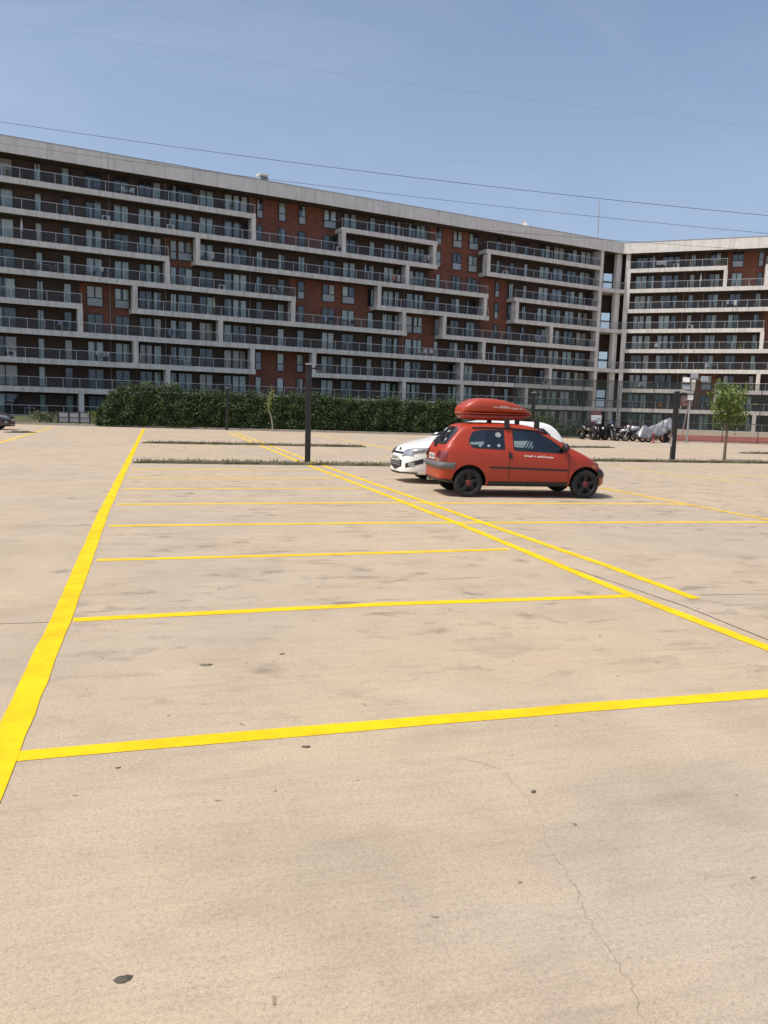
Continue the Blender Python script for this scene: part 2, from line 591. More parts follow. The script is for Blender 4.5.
def far_lines():
    P = lambda *pp, w=0.12, m='paint', z=0.0025, j=0.005: strip('parking_line', G(*pp), w, z, MT[m], j)
    P((-70, 918), (0, 759), (66, 608), (104, 511), (110, 499), (144, 428.5), w=0.155, z=0.0045)
    P((8, 757.2), (200, 740.3), (384, 724.6), (580, 708), (768, 693.6), (880, 684), w=0.125)
    P((73, 620), (384, 604.3), (632, 596), w=0.12)
    P((97, 560.3), (384, 553), (509, 549.3), w=0.12)
    P((109, 526), (384, 523), (768, 522), w=0.135)
    P((117, 504.5), (384, 502.9), (684, 504.2), w=0.135)
    P((123, 489), (360, 488.3), w=0.135)
    P((128, 478), (332, 478.5), w=0.135)
    P((131, 469.3), (318, 470), w=0.135)
    # the doubled line between the two rows of stalls
    P((850, 684), (768, 648.5), (624, 592.5), (470, 528.5), (384, 494.5), (310, 466), (228.5, 432.6), w=0.125, z=0.0045)
    P((696, 599), (610, 567), (500, 529), (384, 487.3), (320, 464.7), (300, 457), (236, 432.8), w=0.115, z=0.0045)
    # stalls on the other side
    P((600, 487.8), (685, 504), (768, 519.7), (860, 537), w=0.11, z=0.0045)
    P((612, 465), (678, 475.5), (768, 485.3), (840, 493), w=0.13, m='paint_faded')
    P((560, 464), (640, 466.5), (768, 468), w=0.13, m='paint_faded')
    P((690, 476.4), (768, 477), w=0.13, m='paint_faded')
    P((-60, 458), (0, 442.5), (52, 427.6), w=0.13, m='paint')
    P((313, 434.5), (360, 442.8), (396, 450), w=0.12, m='paint')
    for y0, y1 in ((455.5, 457.5), (449.5, 451.8), (445.2, 447.6)):
        P((137, y0), (292, y1), w=0.13, m='paint_faded')
    for y0, y1 in ((437.8, 440.4), (434.3, 436.8)):
        P((142, y0), (245, y1), w=0.13, m='paint_faded')


far_lines()
J = lambda *pp, w=0.014: strip('pavement_joint', G(*pp), w, 0.0012, MT['joint'], 0.003, 0.1)
J((-40, 625.5), (0, 624), (58, 622), w=0.012)
J((-40, 526.6), (100, 525.6), w=0.012)
J((430, 511), (500, 540), (549, 560.5), (684, 606), (768, 640), (860, 678), w=0.02)
J((700, 595), (768, 594), (850, 593), w=0.014)


def crack(px, w):
    pts = []
    for a, b in zip(px, px[1:]):
        for i in range(6):
            t = i / 6
            p = gp(lerp(a[0], b[0], t), lerp(a[1], b[1], t))
            pts.append(p + Vector((rnd.uniform(-.012, .012), rnd.uniform(-.012, .012), 0)))
    strip('pavement_crack', pts, w, 0.0012, MT['crack'], 0.0012, 0.05, wf=lambda t: 0.35 + 0.65 * abs(math.sin(t * 9)))


crack([(437, 757), (470, 760), (500, 768), (520, 790), (538, 815), (548, 845), (566, 870), (580, 900), (592, 925), (612, 955), (630, 985), (645, 1020), (655, 1060)], 0.003)

# grass-grown strips between the blocks of stalls
def planted_strip(a, b, w, hgt, tufts):
    a, b = Vector((a.x, a.y, 0)), Vector((b.x, b.y, 0))
    d = (b - a).normalized()
    n = Vector((-d.y, d.x, 0))
    P0 = [a - n * w / 2, b - n * w / 2, b + n * w / 2, a + n * w / 2]
    o = MB()
    k = max(2, int((b - a).length / 0.3))
    V, Fc = [], []
    for i in range(k + 1):
        p = a.lerp(b, i / k)
        e = 1.0 if 0 < i < k else 0.3
        for off, z in ((-w / 2, 0.0), (-w * .47, hgt * e * rnd.uniform(.75, 1)), (0, hgt * e * rnd.uniform(.9, 1.25)), (w * .42, hgt * e * rnd.uniform(.75, 1)), (w / 2, 0.0)):
            q = p + n * (off + rnd.uniform(-.02, .02))
            V.append((q.x, q.y, z))
    for i in range(k):
        for j in range(4):
            Fc.append((i * 5 + j, (i + 1) * 5 + j, (i + 1) * 5 + j + 1, i * 5 + j + 1))
    tag(o.add(V, Fc).build('planting_strip', MT['soil']), kind='structure')
    for i in range(int((b - a).length * tufts)):
        p = a.lerp(b, rnd.random()) + n * rnd.gauss(0, w * .33)
        for q in range(5):
            h = rnd.uniform(.03, .09)
            t = rnd.uniform(0, 6.28)
            dx = Vector((math.cos(t), math.sin(t), 0))
            tip = p + dx * h * .6 + Vector((0, 0, hgt + h))
            sd = Vector((-dx.y, dx.x, 0)) * .009
            base = p + Vector((0, 0, hgt * .5))
            GRASS.add([base - sd, base + sd, tip], [(0, 1, 2)])


GRASS = MB()
planted_strip(gp(133, 462.6), gp(398, 466), 0.5, 0.08, 30)
planted_strip(gp(142, 443), gp(366, 447.2), 0.5, 0.09, 14)
planted_strip(gp(585, 461), gp(850, 464.5), 0.5, 0.09, 14)
planted_strip(gp(548, 447.3), gp(612, 447.8), 0.6, 0.08, 9)
planted_strip(gp(742, 453.4), gp(850, 455), 0.6, 0.08, 9)
planted_strip(gp(6, 432.6), gp(34, 432.6), 0.6, 0.08, 9)

tag(GRASS.build('dry_grass', MT['dry_grass']), 'dry grass growing along the strips between parking rows', 'grass', kind='stuff')

# kerb and verge in front of the hedge, lawn behind it
def line_box(name, a, b, w, z0, z1, mat):
    a, b = Vector((a.x, a.y, 0)), Vector((b.x, b.y, 0))
    d = (b - a).normalized()
    n = Vector((-d.y, d.x, 0)) * w
    return tag(MB().prism([a, b, b + n, a + n], z0, z1).build(name, mat), kind='structure')


KA, KB, KC = ground_at(-160, 55.2), ground_at(440, 58.5), ground_at(592, 62.5)
line_box('kerb', KA, KB, 0.22, -0.05, 0.14, MT['kerb'])
line_box('kerb', KB + Vector((.01, 0, 0)), KC, 0.22, -0.05, 0.14, MT['kerb'])
va, vb, vc = KA + Vector((0, .23, 0)), KB + Vector((0, .23, 0)), KC + Vector((0, .23, 0))
tag(MB().add([(va.x, va.y, .10), (vb.x, vb.y, .10), (vc.x, vc.y, .10), (vc.x + 4, vc.y + 38, .10), (vc.x + 1, vc.y + 60, .10), (-110, 75, .10)], [(0, 1, 2, 3, 4, 5)]).build('lawn', MT['grassland']), kind='structure')

# ------------------------------------------------------------------ the two wings of the apartment block
def facade(bdeg, a):
    b = R(bdeg)
    n = Vector((math.cos(b), -math.sin(b), 0))
    u = Vector((math.sin(b), math.cos(b), 0))
    return dict(n=n, u=u, a=a, org=n * a, rz=math.pi / 2 - b)


FL, FR = facade(60.807, -93.1386), facade(111.367, -130.540)


def fac(F_, px, py, d=0.0):
    r = ray(px, py)
    t = (F_['a'] - d) / r.dot(F_['n'])
    X = r * t
    return X.dot(F_['u']), X.z + CH


def fpt(F_, t, d, z=0.0):
    return F_['org'] + F_['u'] * t - F_['n'] * d + Vector((0, 0, z))


def isect(d):
    """plan corner where both fronts, set back by d, meet"""
    A, B = FL, FR
    det = A['n'].x * B['n'].y - A['n'].y * B['n'].x
    p, q = A['a'] - d, B['a'] - d
    return Vector(((p * B['n'].y - A['n'].y * q) / det, (A['n'].x * q - p * B['n'].x) / det, 0))


ZS = [None] + [23.86 - 3.0 * k for k in range(9)]         # slab centres, 1 = top balcony
ST, WD, PD, DEP = 0.29, 2.0, 1.15, 13.0                           # half slab, balcony depth, wing depth
ROOF0, ROOF1 = 26.45, 28.0
YL = [None, 178.6, 209, 239.9, 270.3, 299.4, 330.6, 359.4, 389, 417]
YR594 = [None, 267.1, 288.4, 307.8, 328.2, 348.3, 368.6, 388.3, 407.8, 428.5]
WING_L = thing('apartment_building', 'long shaded brick apartment block with stepped white balconies behind the hedge', 'building', FL['org'], FL['rz'], 'apartment blocks')
WING_R = thing('apartment_building', 'sunlit apartment block with long bright balconies behind the sports court', 'building', FR['org'], FR['rz'], 'apartment blocks')
I0 = isect(0.0)
TLc = I0.dot(FL['u'])
TRc = I0.dot(FR['u'])


def tl(x, k, d=0.0):
    y = lerp(YL[k], YR594[k], x / 594)
    return fac(FL, x, y, d)[0]


YRr = [None, 270.0, 290.3, 310.5, 330.6, 349.9, 369.9, 389.7, 409.8, 432]


def tr(x, k, d=0.0):
    return fac(FR, x, YRr[k], d)[0]


TL0, TL1 = -22.0, tl(598.5, 5)
TR0, TR1 = tr(627, 3), 40.0
SL = {1: [(None, 255.8), (342, 437.5), (487, None)], 2: [(None, 437.5), (487, None)], 3: [(None, 169.3), (195.5, 488.5), (515, None)],
      4: [(None, 295.8), (377, 489), (515, None)], 5: [(None, 82.5), (132.6, 407), (442.4, None)], 6: [(None, None)],
      7: [(None, 255.6), (312, None)], 8: [(None, None)], 9: [(None, None)]}
VL = [(254, 1), (344.3, 1), (435.2, 1), (489.5, 1), (198, 2), (408, 2), (167.5, 3), (486, 3), (518, 3), (380, 3), (293.6, 4), (135.2, 4), (404.6, 4), (445.2, 4), (552, 4),
      (80.2, 5), (221, 5), (484.5, 5), (136, 6), (253, 6), (314.6, 6), (551, 6), (462.5, 6), (168, 7), (404.5, 7), (462.5, 7), (527, 7), (81.5, 8), (250, 8), (404.5, 8)]
SR = {1: [(None, 727.5), (765.5, None)], 2: [(None, None)], 3: [(None, None)], 4: [(None, 764)], 5: [(None, None)], 6: [(None, None)], 7: [(None, 694), (715, None)], 8: [(None, None)], 9: [(None, None)]}
VR = [(629, 1), (726, 1), (767.3, 1), (628, 2), (624.6, 4), (762.6, 4), (694.7, 6), (759, 6), (716.3, 7), (755, 8)]


def balcony(W, t0, t1, zc, ends=(False, False)):
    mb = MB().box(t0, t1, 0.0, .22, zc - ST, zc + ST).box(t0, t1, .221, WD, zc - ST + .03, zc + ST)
    mb.m[6] = 1                                     # darker soffit behind the white edge beam
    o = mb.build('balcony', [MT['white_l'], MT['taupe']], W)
    z = zc + ST
    r = MB()
    a, b = t0 + 0.06, t1 - 0.06
    r.box(a, b, 0.07, 0.13, z + 1.0, z + 1.06, 0)
    n = max(1, round((b - a) / 1.7))
    for i in range(n + 1):
        x = lerp(a + .03, b - .03, i / n)
        r.box(x - .025, x + .025, 0.075, 0.125, z + 0.002, z + 0.998, 0)
        if i < n:
            x2 = lerp(a + .03, b - .03, (i + 1) / n)
            r.box(x + .035, x2 - .035, 0.093, 0.107, z + .08, z + .92, 1)
    for e, x in zip(ends, (a, b)):
        if e:
            r.box(x - .03 + .003, x + .03 - .003, 0.14, WD - .05, z + 1.0, z + 1.055, 0)
    r.build('railing', [MT['rail_metal'], MT['rail_glass']], o)


def pillar(W, t, k, w=0.52):
    MB().box(t - w / 2, t + w / 2, 0.002, PD, ZS[k + 1] + ST + .002, ZS[k] - ST - .002).build('pillar', MT['white_l'], W)


SEGL, SEGR = {}, {}
for k, segs in SL.items():
    SEGL[k] = []
    for x0, x1 in segs:
        t0 = TL0 if x0 is None else tl(x0, k)
        t1 = TL1 if x1 is None else tl(x1, k)
        SEGL[k].append((t0, t1))
        balcony(WING_L, t0, t1, ZS[k], (x0 is not None, x1 is not None))
for k, segs in SR.items():
    SEGR[k] = []
    for x0, x1 in segs:
        t0 = TR0 if x0 is None else tr(x0, k)
        t1 = TR1 if x1 is None else tr(x1, k)
        SEGR[k].append((t0, t1))
        balcony(WING_R, t0, t1, ZS[k], (x0 is not None, x1 is not None))
for x, k in VL:
    pillar(WING_L, tl(x, k), k)
for x, k in VR:
    pillar(WING_R, tr(x, k), k)
# end columns from ground to eaves
for k in range(1, 9):
    pillar(WING_L, TL1 - .30, k, .6)
MB().box(TL1 - .6, TL1, 0.002, WD, ZS[1] + ST + .002, ROOF0 - .01).build('pillar', MT['white_l'], WING_L)

# wings' bodies in dark taupe
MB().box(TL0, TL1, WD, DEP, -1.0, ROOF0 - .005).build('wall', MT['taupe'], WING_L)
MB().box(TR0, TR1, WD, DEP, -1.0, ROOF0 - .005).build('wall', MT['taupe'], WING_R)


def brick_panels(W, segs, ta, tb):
    """thin red brick sheet over the taupe on every storey that has no balcony under or over it"""
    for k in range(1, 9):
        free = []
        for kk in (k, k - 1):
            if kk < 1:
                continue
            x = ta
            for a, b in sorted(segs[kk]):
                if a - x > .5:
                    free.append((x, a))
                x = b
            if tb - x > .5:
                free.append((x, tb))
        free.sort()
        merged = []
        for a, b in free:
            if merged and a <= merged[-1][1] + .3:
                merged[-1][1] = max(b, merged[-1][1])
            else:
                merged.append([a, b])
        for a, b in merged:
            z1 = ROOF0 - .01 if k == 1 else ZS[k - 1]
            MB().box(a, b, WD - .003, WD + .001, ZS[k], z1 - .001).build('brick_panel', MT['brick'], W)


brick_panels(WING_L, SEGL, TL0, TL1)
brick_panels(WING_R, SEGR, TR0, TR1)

# roofs with deep fascia, mitred at the inner corner
Ic = isect(-0.18)
bis = ((-FL['n']) + (-FR['n'])).normalized()


def loc2(F_, P):
    return (P.dot(F_['u']), -(P - F_['org']).dot(F_['n']))


for W, F_, tA, eps in ((WING_L, FL, TL0, 0.0), (WING_R, FR, TR1, 0.004)):
    c0 = Ic + (F_['u'] * eps)
    c1 = Ic + bis * (DEP / bis.dot(-F_['n']) + 0.2) + F_['u'] * eps
    poly = [(tA, -0.18), loc2(F_, c0), loc2(F_, c1), (tA, DEP + .2)]
    if F_ is FR:
        poly = poly[::-1]
    r = MB().prism(poly, ROOF0 + .0, ROOF1)
    r.m[0] = 1
    o = r.build('roof', [MT['fascia'], MT['taupe']], W)
    # lower band standing 5 cm proud, and a thin metal coping
    ci = loc2(F_, isect(-0.23) + F_['u'] * eps)[0]
    cj = loc2(F_, isect(-0.22) + F_['u'] * eps)[0]
    s = -1 if F_ is FR else 1
    lo, hi = sorted((tA, ci))
    MB().box(lo, hi, -0.23, -0.183, ROOF0 - .05, ROOF0 + .72).build('fascia_band', MT['fascia'], W)
    lo, hi = sorted((tA, cj))
    MB().box(lo, hi, -0.22, 0.3, ROOF1 + .003, ROOF1 + .07).build('coping', MT['galv'], W)

# ---- open stair between the wings
def stair():
    # landings on every second level
    for k in (2, 4, 6, 8):
        poly = [(TL1 + .004, 0.02), loc2(FL, isect(0.02)), loc2(FL, fpt(FR, TR0 - .004, 0.02)), loc2(FL, fpt(FR, TR0 - .004, 4.0)), (TL1 + .004, 4.0)]
        o = MB().prism(poly, ZS[k] - ST, ZS[k] + ST - .03).build('landing', MT['white_l'], WING_L)
        r = MB()
        pts = [Vector((poly[0][0], .09)), Vector(loc2(FL, isect(0.09))), Vector(loc2(FL, fpt(FR, TR0 - .01, 0.09)))]
        for a, b in zip(pts, pts[1:]):
            L_ = (b - a).length
            z = ZS[k] + ST - .03
            r.tube((a.x, a.y, z + 1.0), (b.x, b.y, z + 1.0), .035, n=6)
            n = int(L_ / .14)
            for i in range(n + 1):
                p = a.lerp(b, i / n)
                r.tube((p.x, p.y, z), (p.x, p.y, z + .98), .012, n=4)
        r.build('railing', MT['rail_metal'], o)
    # columns
    for x0, x1 in ((615.3, 620.0),):
        t0, t1 = fac(FL, x0, 320)[0], fac(FL, x1, 320)[0]
        for a, b in ((9, 8), (8, 6), (6, 4), (4, 2), (2, 0)):
            z0 = ZS[a] - .5 if a == 9 else ZS[a] + ST - .02
            z1 = ROOF0 - .01 if b == 0 else ZS[b] - ST - .01
            MB().box(t0, t1, 0.35, 0.95, z0, z1).build('pillar', MT['white_l'], WING_L)
    ta, tb = TR0 - .62, TR0 - .006
    for a, b in ((9, 8), (8, 6), (6, 4), (4, 2), (2, 0)):
        z0 = ZS[a] - .5 if a == 9 else ZS[a] + ST - .02
        z1 = ROOF0 - .01 if b == 0 else ZS[b] - ST - .01
        MB().box(ta, tb, 0.15, 1.4, z0, z1).build('pillar', MT['white_l'], WING_R)
    # back wall with see-through glazed openings
    A, B = fpt(FL, TL1 + .004, 4.01), fpt(FR, TR0 - .004, 4.01)
    d = (B - A)
    Lw = d.length
    d.normalize()

    def frac(px):
        r = ray(px, 330)
        den = r.x * d.y - r.y * d.x
        s = (A.x * d.y - A.y * d.x) / den
        return (r * s - A).dot(d)

    f0, f1 = frac(600.0), frac(609.8)
    nrm = Vector((-d.y, d.x, 0))
    root = WING_L.matrix_world
    mb, gls, fr = MB(), [], MB()
    inv = (Matrix.Translation(FL['org']) @ Matrix.Rotation(FL['rz'], 4, 'Z')).inverted()
    mtx = inv @ Matrix.Translation(A) @ Matrix.Rotation(math.atan2(d.y, d.x), 4, 'Z')
    mb.box(0, f0, 0, .19, -1, ROOF0 - .005, 0, mtx)
    mb.box(f1, Lw, 0, .19, -1, ROOF0 - .005, 0, mtx)
    z = -1.0
    for k in (8, 6, 4, 2):
        zb = ZS[k] + ST + .15
        zt = zb + 2.6
        mb.box(f0, f1, 0, .19, z, zb, 0, mtx)
        fr.box(f0, f1, .08, .17, zb + 1.18, zb + 1.42, 0, mtx)
        fr.box(f0, f0 + .09, .08, .17, zb, zt, 0, mtx)
        fr.box(f1 - .09, f1, .08, .17, zb, zt, 0, mtx)
        gls.append(MB().box(f0 + .09, f1 - .09, .12, .13, zb, zt, 0, mtx))
        z = zt
    mb.box(f0, f1, 0, .19, z, ROOF0 - .005, 0, mtx)
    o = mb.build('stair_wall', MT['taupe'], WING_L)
    fr.build('stair_window_frame', MT['anthracite'], o)
    for q in gls:
        q.build('stair_window_pane', MT['window_glass'], o)


stair()

# ---- windows
def window_meshes(kind, w, h, state, bare):
    """meshes (frame, pane, curtain or None), local x across, y inward, z up from the floor"""
    fr, gl, cu = MB(), MB(), MB()
    z0, z1 = 0.04, h
    fr.box(-w / 2, w / 2, -.012, -.004, z0, z1, 1)                       # dark sheet on the wall, standing for the unlit room
    T = .065
    for a, b in ((-w / 2, -w / 2 + T), (w / 2 - T, w / 2)):
        fr.box(a, b, -.13, -.02, z0, z1, 0)
    fr.box(-w / 2 + T, w / 2 - T, -.13, -.02, z1 - T, z1, 0)
    fr.box(-w / 2 + T, w / 2 - T, -.13, -.02, z0, z0 + T, 0)
    n = {'d': 2, 's': 1, 'p': 1}[kind]
    zl = z0 + T
    if bare:
        zm = z0 + .92
        fr.box(-w / 2 + T, w / 2 - T, -.128, -.02, zm - .05, zm + .05, 0)
        fr.box(-w / 2 + T, w / 2 - T, -.10, -.03, z0 + T, zm - .052, 2)
        zl = zm + .05
    if n == 2:
        fr.box(-.06, .06, -.128, -.022, zl, z1 - T - .002, 0)
    gl.box(-w / 2 + T, w / 2 - T, -.085, -.075, zl, z1 - T)

    def cloth(a, b):
        m_ = max(2, int((b - a) / .10))
        V = []
        for i in range(m_ + 1):
            x = lerp(a, b, i / m_)
            y = -.045 + (.014 if i % 2 else -.014)
            V += [(x, y, zl), (x, y, z1 - T)]
        cu.add(V, [(2 * i, 2 * i + 2, 2 * i + 3, 2 * i + 1) for i in range(m_)])

    a, b = -w / 2 + T, w / 2 - T
    if kind == 'p' and state == 0:
        state = 1
    if state == 1:
        cloth(a, b)
    elif state == 2:
        cloth(a, lerp(a, b, .42))
    elif state == 3:
        cloth(lerp(a, b, .58), b)
    elif state == 4:
        cloth(a, lerp(a, b, .38))
        cloth(lerp(a, b, .62), b)
    return fr, gl, (cu if state else None)


COLS_L = [(-14, 12, 'd'), (33.6, 40.6, 's'), (61, 69, 's'), (84.5, 101, 'd'), (113, 128, 'd'), (138, 151, 'd'), (152.5, 160.5, 'p'), (169.5, 176, 'p'), (177.5, 192, 'd'),
          (199, 213, 'd'), (224, 232, 'p'), (233, 247, 'd'), (256.5, 262.5, 's'), (278.5, 285.5, 's'), (298.5, 305.5, 's'), (323.5, 336, 'd'), (343.5, 356, 'd'),
          (369.5, 375, 's'), (384.5, 395, 'd'), (396.5, 400.5, 'p'), (408, 415, 'p'), (416, 425, 'd'), (437, 441.5, 's'), (453, 462, 'd'), (469, 478, 'd'),
          (497, 501, 's'), (510.5, 515, 's'), (524.5, 528.5, 's'), (540, 550, 'd'), (553.5, 564, 'd'), (567.5, 577, 'd'), (580.5, 591, 'd')]
COLS_R = [(637, 648, 'd'), (649.5, 655.6, 'p'), (662.5, 673.5, 'd'), (675, 680, 's'), (691, 696, 's'), (710.5, 721, 'd'), (732.5, 743.5, 'd'), (758.5, 763.5, 's')]
CURT = ['curtain_green', 'curtain_white', 'curtain_green', 'curtain_blue', 'curtain_beige']


def windows(W, cols, segs, limit):
    lst = []
    for (t0, t1, kind) in cols:
        for k in range(1, 10):
            t = (t0 + t1) / 2
            bare = not any(a - .2 < t < b + .2 for a, b in segs[k])
            if k == 9 and False:
                continue
            lst.append((t, t1 - t0, kind, k, bare))
    # nearest and clearest first
    F_ = FL if W is WING_L else FR
    lst.sort(key=lambda q: (fpt(F_, q[0], WD) - CAM).length + (400 if (q[3] >= 9 or q[0] < 2 and W is WING_L) else 0) + (400 if W is WING_R and q[0] > 9 else 0))
    rest, MR = MB(), []
    mats = ['anthracite', 'room_sheet', 'spandrel', 'window_glass'] + CURT
    for i, (t, w, kind, k, bare) in enumerate(lst):
        state = rnd.choices([0, 1, 2, 3, 4], [2.4, 3.4, 1, 1, 2])[0]
        cm = rnd.choice(CURT)
        fr, gl, cu = window_meshes(kind, w, 2.22, state, bare)
        z = ZS[k] + ST
        if i < limit:
            o = fr.build('window', [MT['anthracite'], MT['room_sheet'], MT['spandrel']], W, (t, WD, z))
            gl.build('pane', MT['window_glass'], o)
            if cu:
                cu.build('curtain', MT[cm], o)
        else:
            for mb, base in ((fr, 0), (gl, 3), (cu, 4 + CURT.index(cm))):
                if mb:
                    kk = len(rest.v)
                    rest.v += [(x + t, y + WD, zz + z) for x, y, zz in mb.v]
                    rest.f += [tuple(q + kk for q in f) for f in mb.f]
                    rest.m += [m_ + base for m_ in mb.m]
                    rest.smooth += mb.smooth
    if rest.v:
        tag(rest.build('windows', [MT[q] for q in mats], W), kind='stuff')


colsL = [(fac(FL, a, lerp(165, 255, a / 594), WD)[0], fac(FL, b, lerp(165, 255, b / 594), WD)[0], kd) for a, b, kd in COLS_L]
colsL += [(-6.5, -4.2, 'd'), (-10.2, -9.4, 's'), (-14.6, -12.4, 'd'), (-19.5, -18.6, 's')]
colsR = [(fac(FR, a, 262, WD)[0], fac(FR, b, 262, WD)[0], kd) for a, b, kd in COLS_R]
colsR += [(9.0, 10.6, 'd'), (12.4, 13.2, 's'), (15.2, 16.8, 'd'), (19, 20.6, 'd'), (23, 23.8, 's'), (26, 27.6, 'd'), (30, 31.6, 'd'), (34, 34.8, 's')]
windows(WING_L, colsL, SEGL, 100)
windows(WING_R, colsR, SEGR, 72)

# downpipes on the recessed wall
for x in (109, 165, 250, 405):
    t = tl(x, 2, WD)
    for k in range(1, 9):
        pass
    MB().tube((t, WD - .07, ROOF0 - .02), (t, WD - .07, 0.3), .045, n=6).build('downpipe', MT['grey_metal'], WING_L)
for x in (684, 704):
    t = tr(x, 2, WD)
    MB().tube((t, WD - .07, ROOF0 - .02), (t, WD - .07, 0.3), .045, n=6).build('downpipe', MT['grey_metal'], WING_R)

for W, F_, a, b in ((WING_L, FL, TL0, TLc), (WING_R, FR, TRc, TR1)):
    sm_ = MB()
    t = a + 3.0
    while t < b - 1:
        sm_.box(t - .012, t + .012, -.184, -.1815, ROOF0 + .73, ROOF1 - .01)
        sm_.box(t - .012, t + .012, -.2335, -.2305, ROOF0 - .045, ROOF0 + .715)
        t += 6.0
    sm_.build('fascia_seam', MT['joint'], W)

# roof fittings: things of their own standing on the roof
def roof_vent(px, py, wpx, label):
    t, _ = fac(FL, px, py, 2.0)
    o = thing('roof_vent', label, 'vent', fpt(FL, t, 2.0, ROOF1 + .0), FL['rz'])
    MB().box(-.5, .5, -.4, .4, 0, 1.1).build('body', MT['galv'], o)
    MB().box(-.62, .62, -.52, .52, 1.12, 1.25).box(-.4, .4, -.3, .3, 1.25, 1.38).build('cap', MT['white_metal'], o)
    s = MB()
    for i in range(5):
        s.box(-.42, .42, -.43, -.403, .2 + i * .17, .28 + i * .17)
    s.build('louvre', MT['anthracite'], o)


roof_vent(263, 179, 8, 'grey metal vent box on the roof edge above the bare brick bay')
tdish, _ = fac(FL, 523, 223, 2.0)
o = thing('satellite_dish', 'white satellite dish on the roof of the shaded block', 'satellite dish', fpt(FL, tdish, 2.0, ROOF1), FL['rz'])
o.scale = (.75,) * 3
MB().tube((0, 0, 0), (0, 0, 1.0), .05).tube((-.4, .3, 0), (0, 0, .8), .03).tube((.4, .3, 0), (0, 0, .8), .03).build('mast', MT['galv'], o)
dm = Matrix.Translation((0, -.12, 1.1)) @ Matrix.Rotation(R(62), 4, 'X')
MB().lathe([(.02, 0), (.3, .03), (.55, .10), (.72, .19), (.74, .19), (.55, .08), (.3, .005), (.02, -.025)], 20, 0, dm).build('reflector', MT['white_metal'], o)
MB().tube(dm @ Vector((0, -.5, .1)), dm @ Vector((0, 0, .75)), .02).build('feed_arm', MT['galv'], o)
ta, _ = fac(FL, 597.5, 238, 1.5)
o = thing('roof_antenna', 'tall thin whip antenna rising from the roof near the corner', 'antenna', fpt(FL, ta, 1.5, ROOF1), 0)
MB().tube((0, 0, 0), (0, 0, 3.4), .085, .07).tube((0, 0, 3.4), (0, 0, 6.0), .06, .045).build('mast', MT['grey_metal'], o)
MB().box(-.25, .25, -.25, .25, 0.0, .12).build('base_plate', MT['galv'], o)
MB().tube((-.25, 0, 4.4), (.25, 0, 4.4), .012).tube((-.2, 0, 4.9), (.2, 0, 4.9), .012).build('crossbar', MT['grey_metal'], o)

# ------------------------------------------------------------------ planting
def leaf(mb, p, size, nrm=None, mi=0, aspect=0.55):
    a = Vector((rnd.gauss(0, 1), rnd.gauss(0, 1), rnd.gauss(0, 1)))
    if nrm is not None:
        a = a + nrm * 1.2
    a.normalize()
    b = a.cross(Vector((rnd.gauss(0, 1), rnd.gauss(0, 1), rnd.gauss(0, 1)))).normalized()
    c = a.cross(b)
    s = size * rnd.uniform(.7, 1.3)
    mb.add([p - b * s * .5, p + c * s * aspect * .5, p + b * s * .5, p - c * s * aspect * .5], [(0, 1, 2, 3)], mi)


from mathutils import noise as mn


def hedge(name, label, cat, a, b, depth, hf, n, size, mat, core=True):
    """long clipped-and-shaggy hedge from a to b; hf(t) gives its height"""
    L_ = (b - a).length
    d = (b - a).normalized()
    nr = Vector((-d.y, d.x, 0))                      # away from the camera
    root = thing(name, label, cat, a, math.atan2(d.y, d.x))
    lv = MB()
    for i in range(n):
        t = rnd.random()
        s = t * L_
        H = hf(t) * (1 + .13 * mn.noise(Vector((s * .9, 3.3, 0))) + .10 * mn.noise(Vector((s * 2.6, 8.1, 0))))
        face = rnd.random()
        bulge = .22 * mn.noise(Vector((s * 1.1, 1.7, 0)))
        if face < .56:                                # front
            z = rnd.random() ** .85 * H
            y = -depth / 2 + rnd.gauss(0, .08) + .22 * (z / H) ** 3 + .28 * mn.noise(Vector((s * 1.4, z * 1.6, 5))) + bulge * .3
            nm = Vector((0, -1, .35))
        elif face < .9:                               # top
            y = rnd.uniform(-depth / 2, depth / 2)
            z = H - .10 * abs(y) + rnd.gauss(0, .06) + .20 * mn.noise(Vector((s * 1.6, y * 2, 9))) + (rnd.random() ** 6) * .45
            nm = Vector((0, -.3, 1))
        else:                                         # back and ends
            y = depth / 2 + rnd.gauss(0, .1)
            z = rnd.random() * H
            nm = Vector((0, 1, .3))
        if t * L_ < .6 or (1 - t) * L_ < .6:
            y *= .8
        leaf(lv, Vector((s, y, max(.03, z))), size, nm)
    lv.build('foliage', mat, root)
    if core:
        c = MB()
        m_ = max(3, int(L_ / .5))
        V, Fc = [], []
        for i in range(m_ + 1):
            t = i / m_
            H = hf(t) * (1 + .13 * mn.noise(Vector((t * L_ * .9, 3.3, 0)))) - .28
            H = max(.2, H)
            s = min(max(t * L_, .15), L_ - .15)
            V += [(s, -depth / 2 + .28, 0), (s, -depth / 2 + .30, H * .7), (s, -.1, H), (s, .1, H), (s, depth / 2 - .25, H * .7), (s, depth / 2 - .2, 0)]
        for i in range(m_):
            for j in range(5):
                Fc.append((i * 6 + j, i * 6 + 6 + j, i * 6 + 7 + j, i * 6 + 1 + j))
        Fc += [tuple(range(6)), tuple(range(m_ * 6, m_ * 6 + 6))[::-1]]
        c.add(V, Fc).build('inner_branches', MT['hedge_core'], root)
    return root


HA, HB = ground_at(97, 57.0), ground_at(463, 60.3)
HA.z = HB.z = .08
hedge('hedge', 'long dense dark green hedge running along the foot of the shaded block', 'hedge', HA, HB, 1.5,
      lambda t: 2.35 * min(1, .35 + t * 11) * (1.12 if t < .22 else 1.0) - t * .12, 46000, .14, MT['leaf_hedge'])


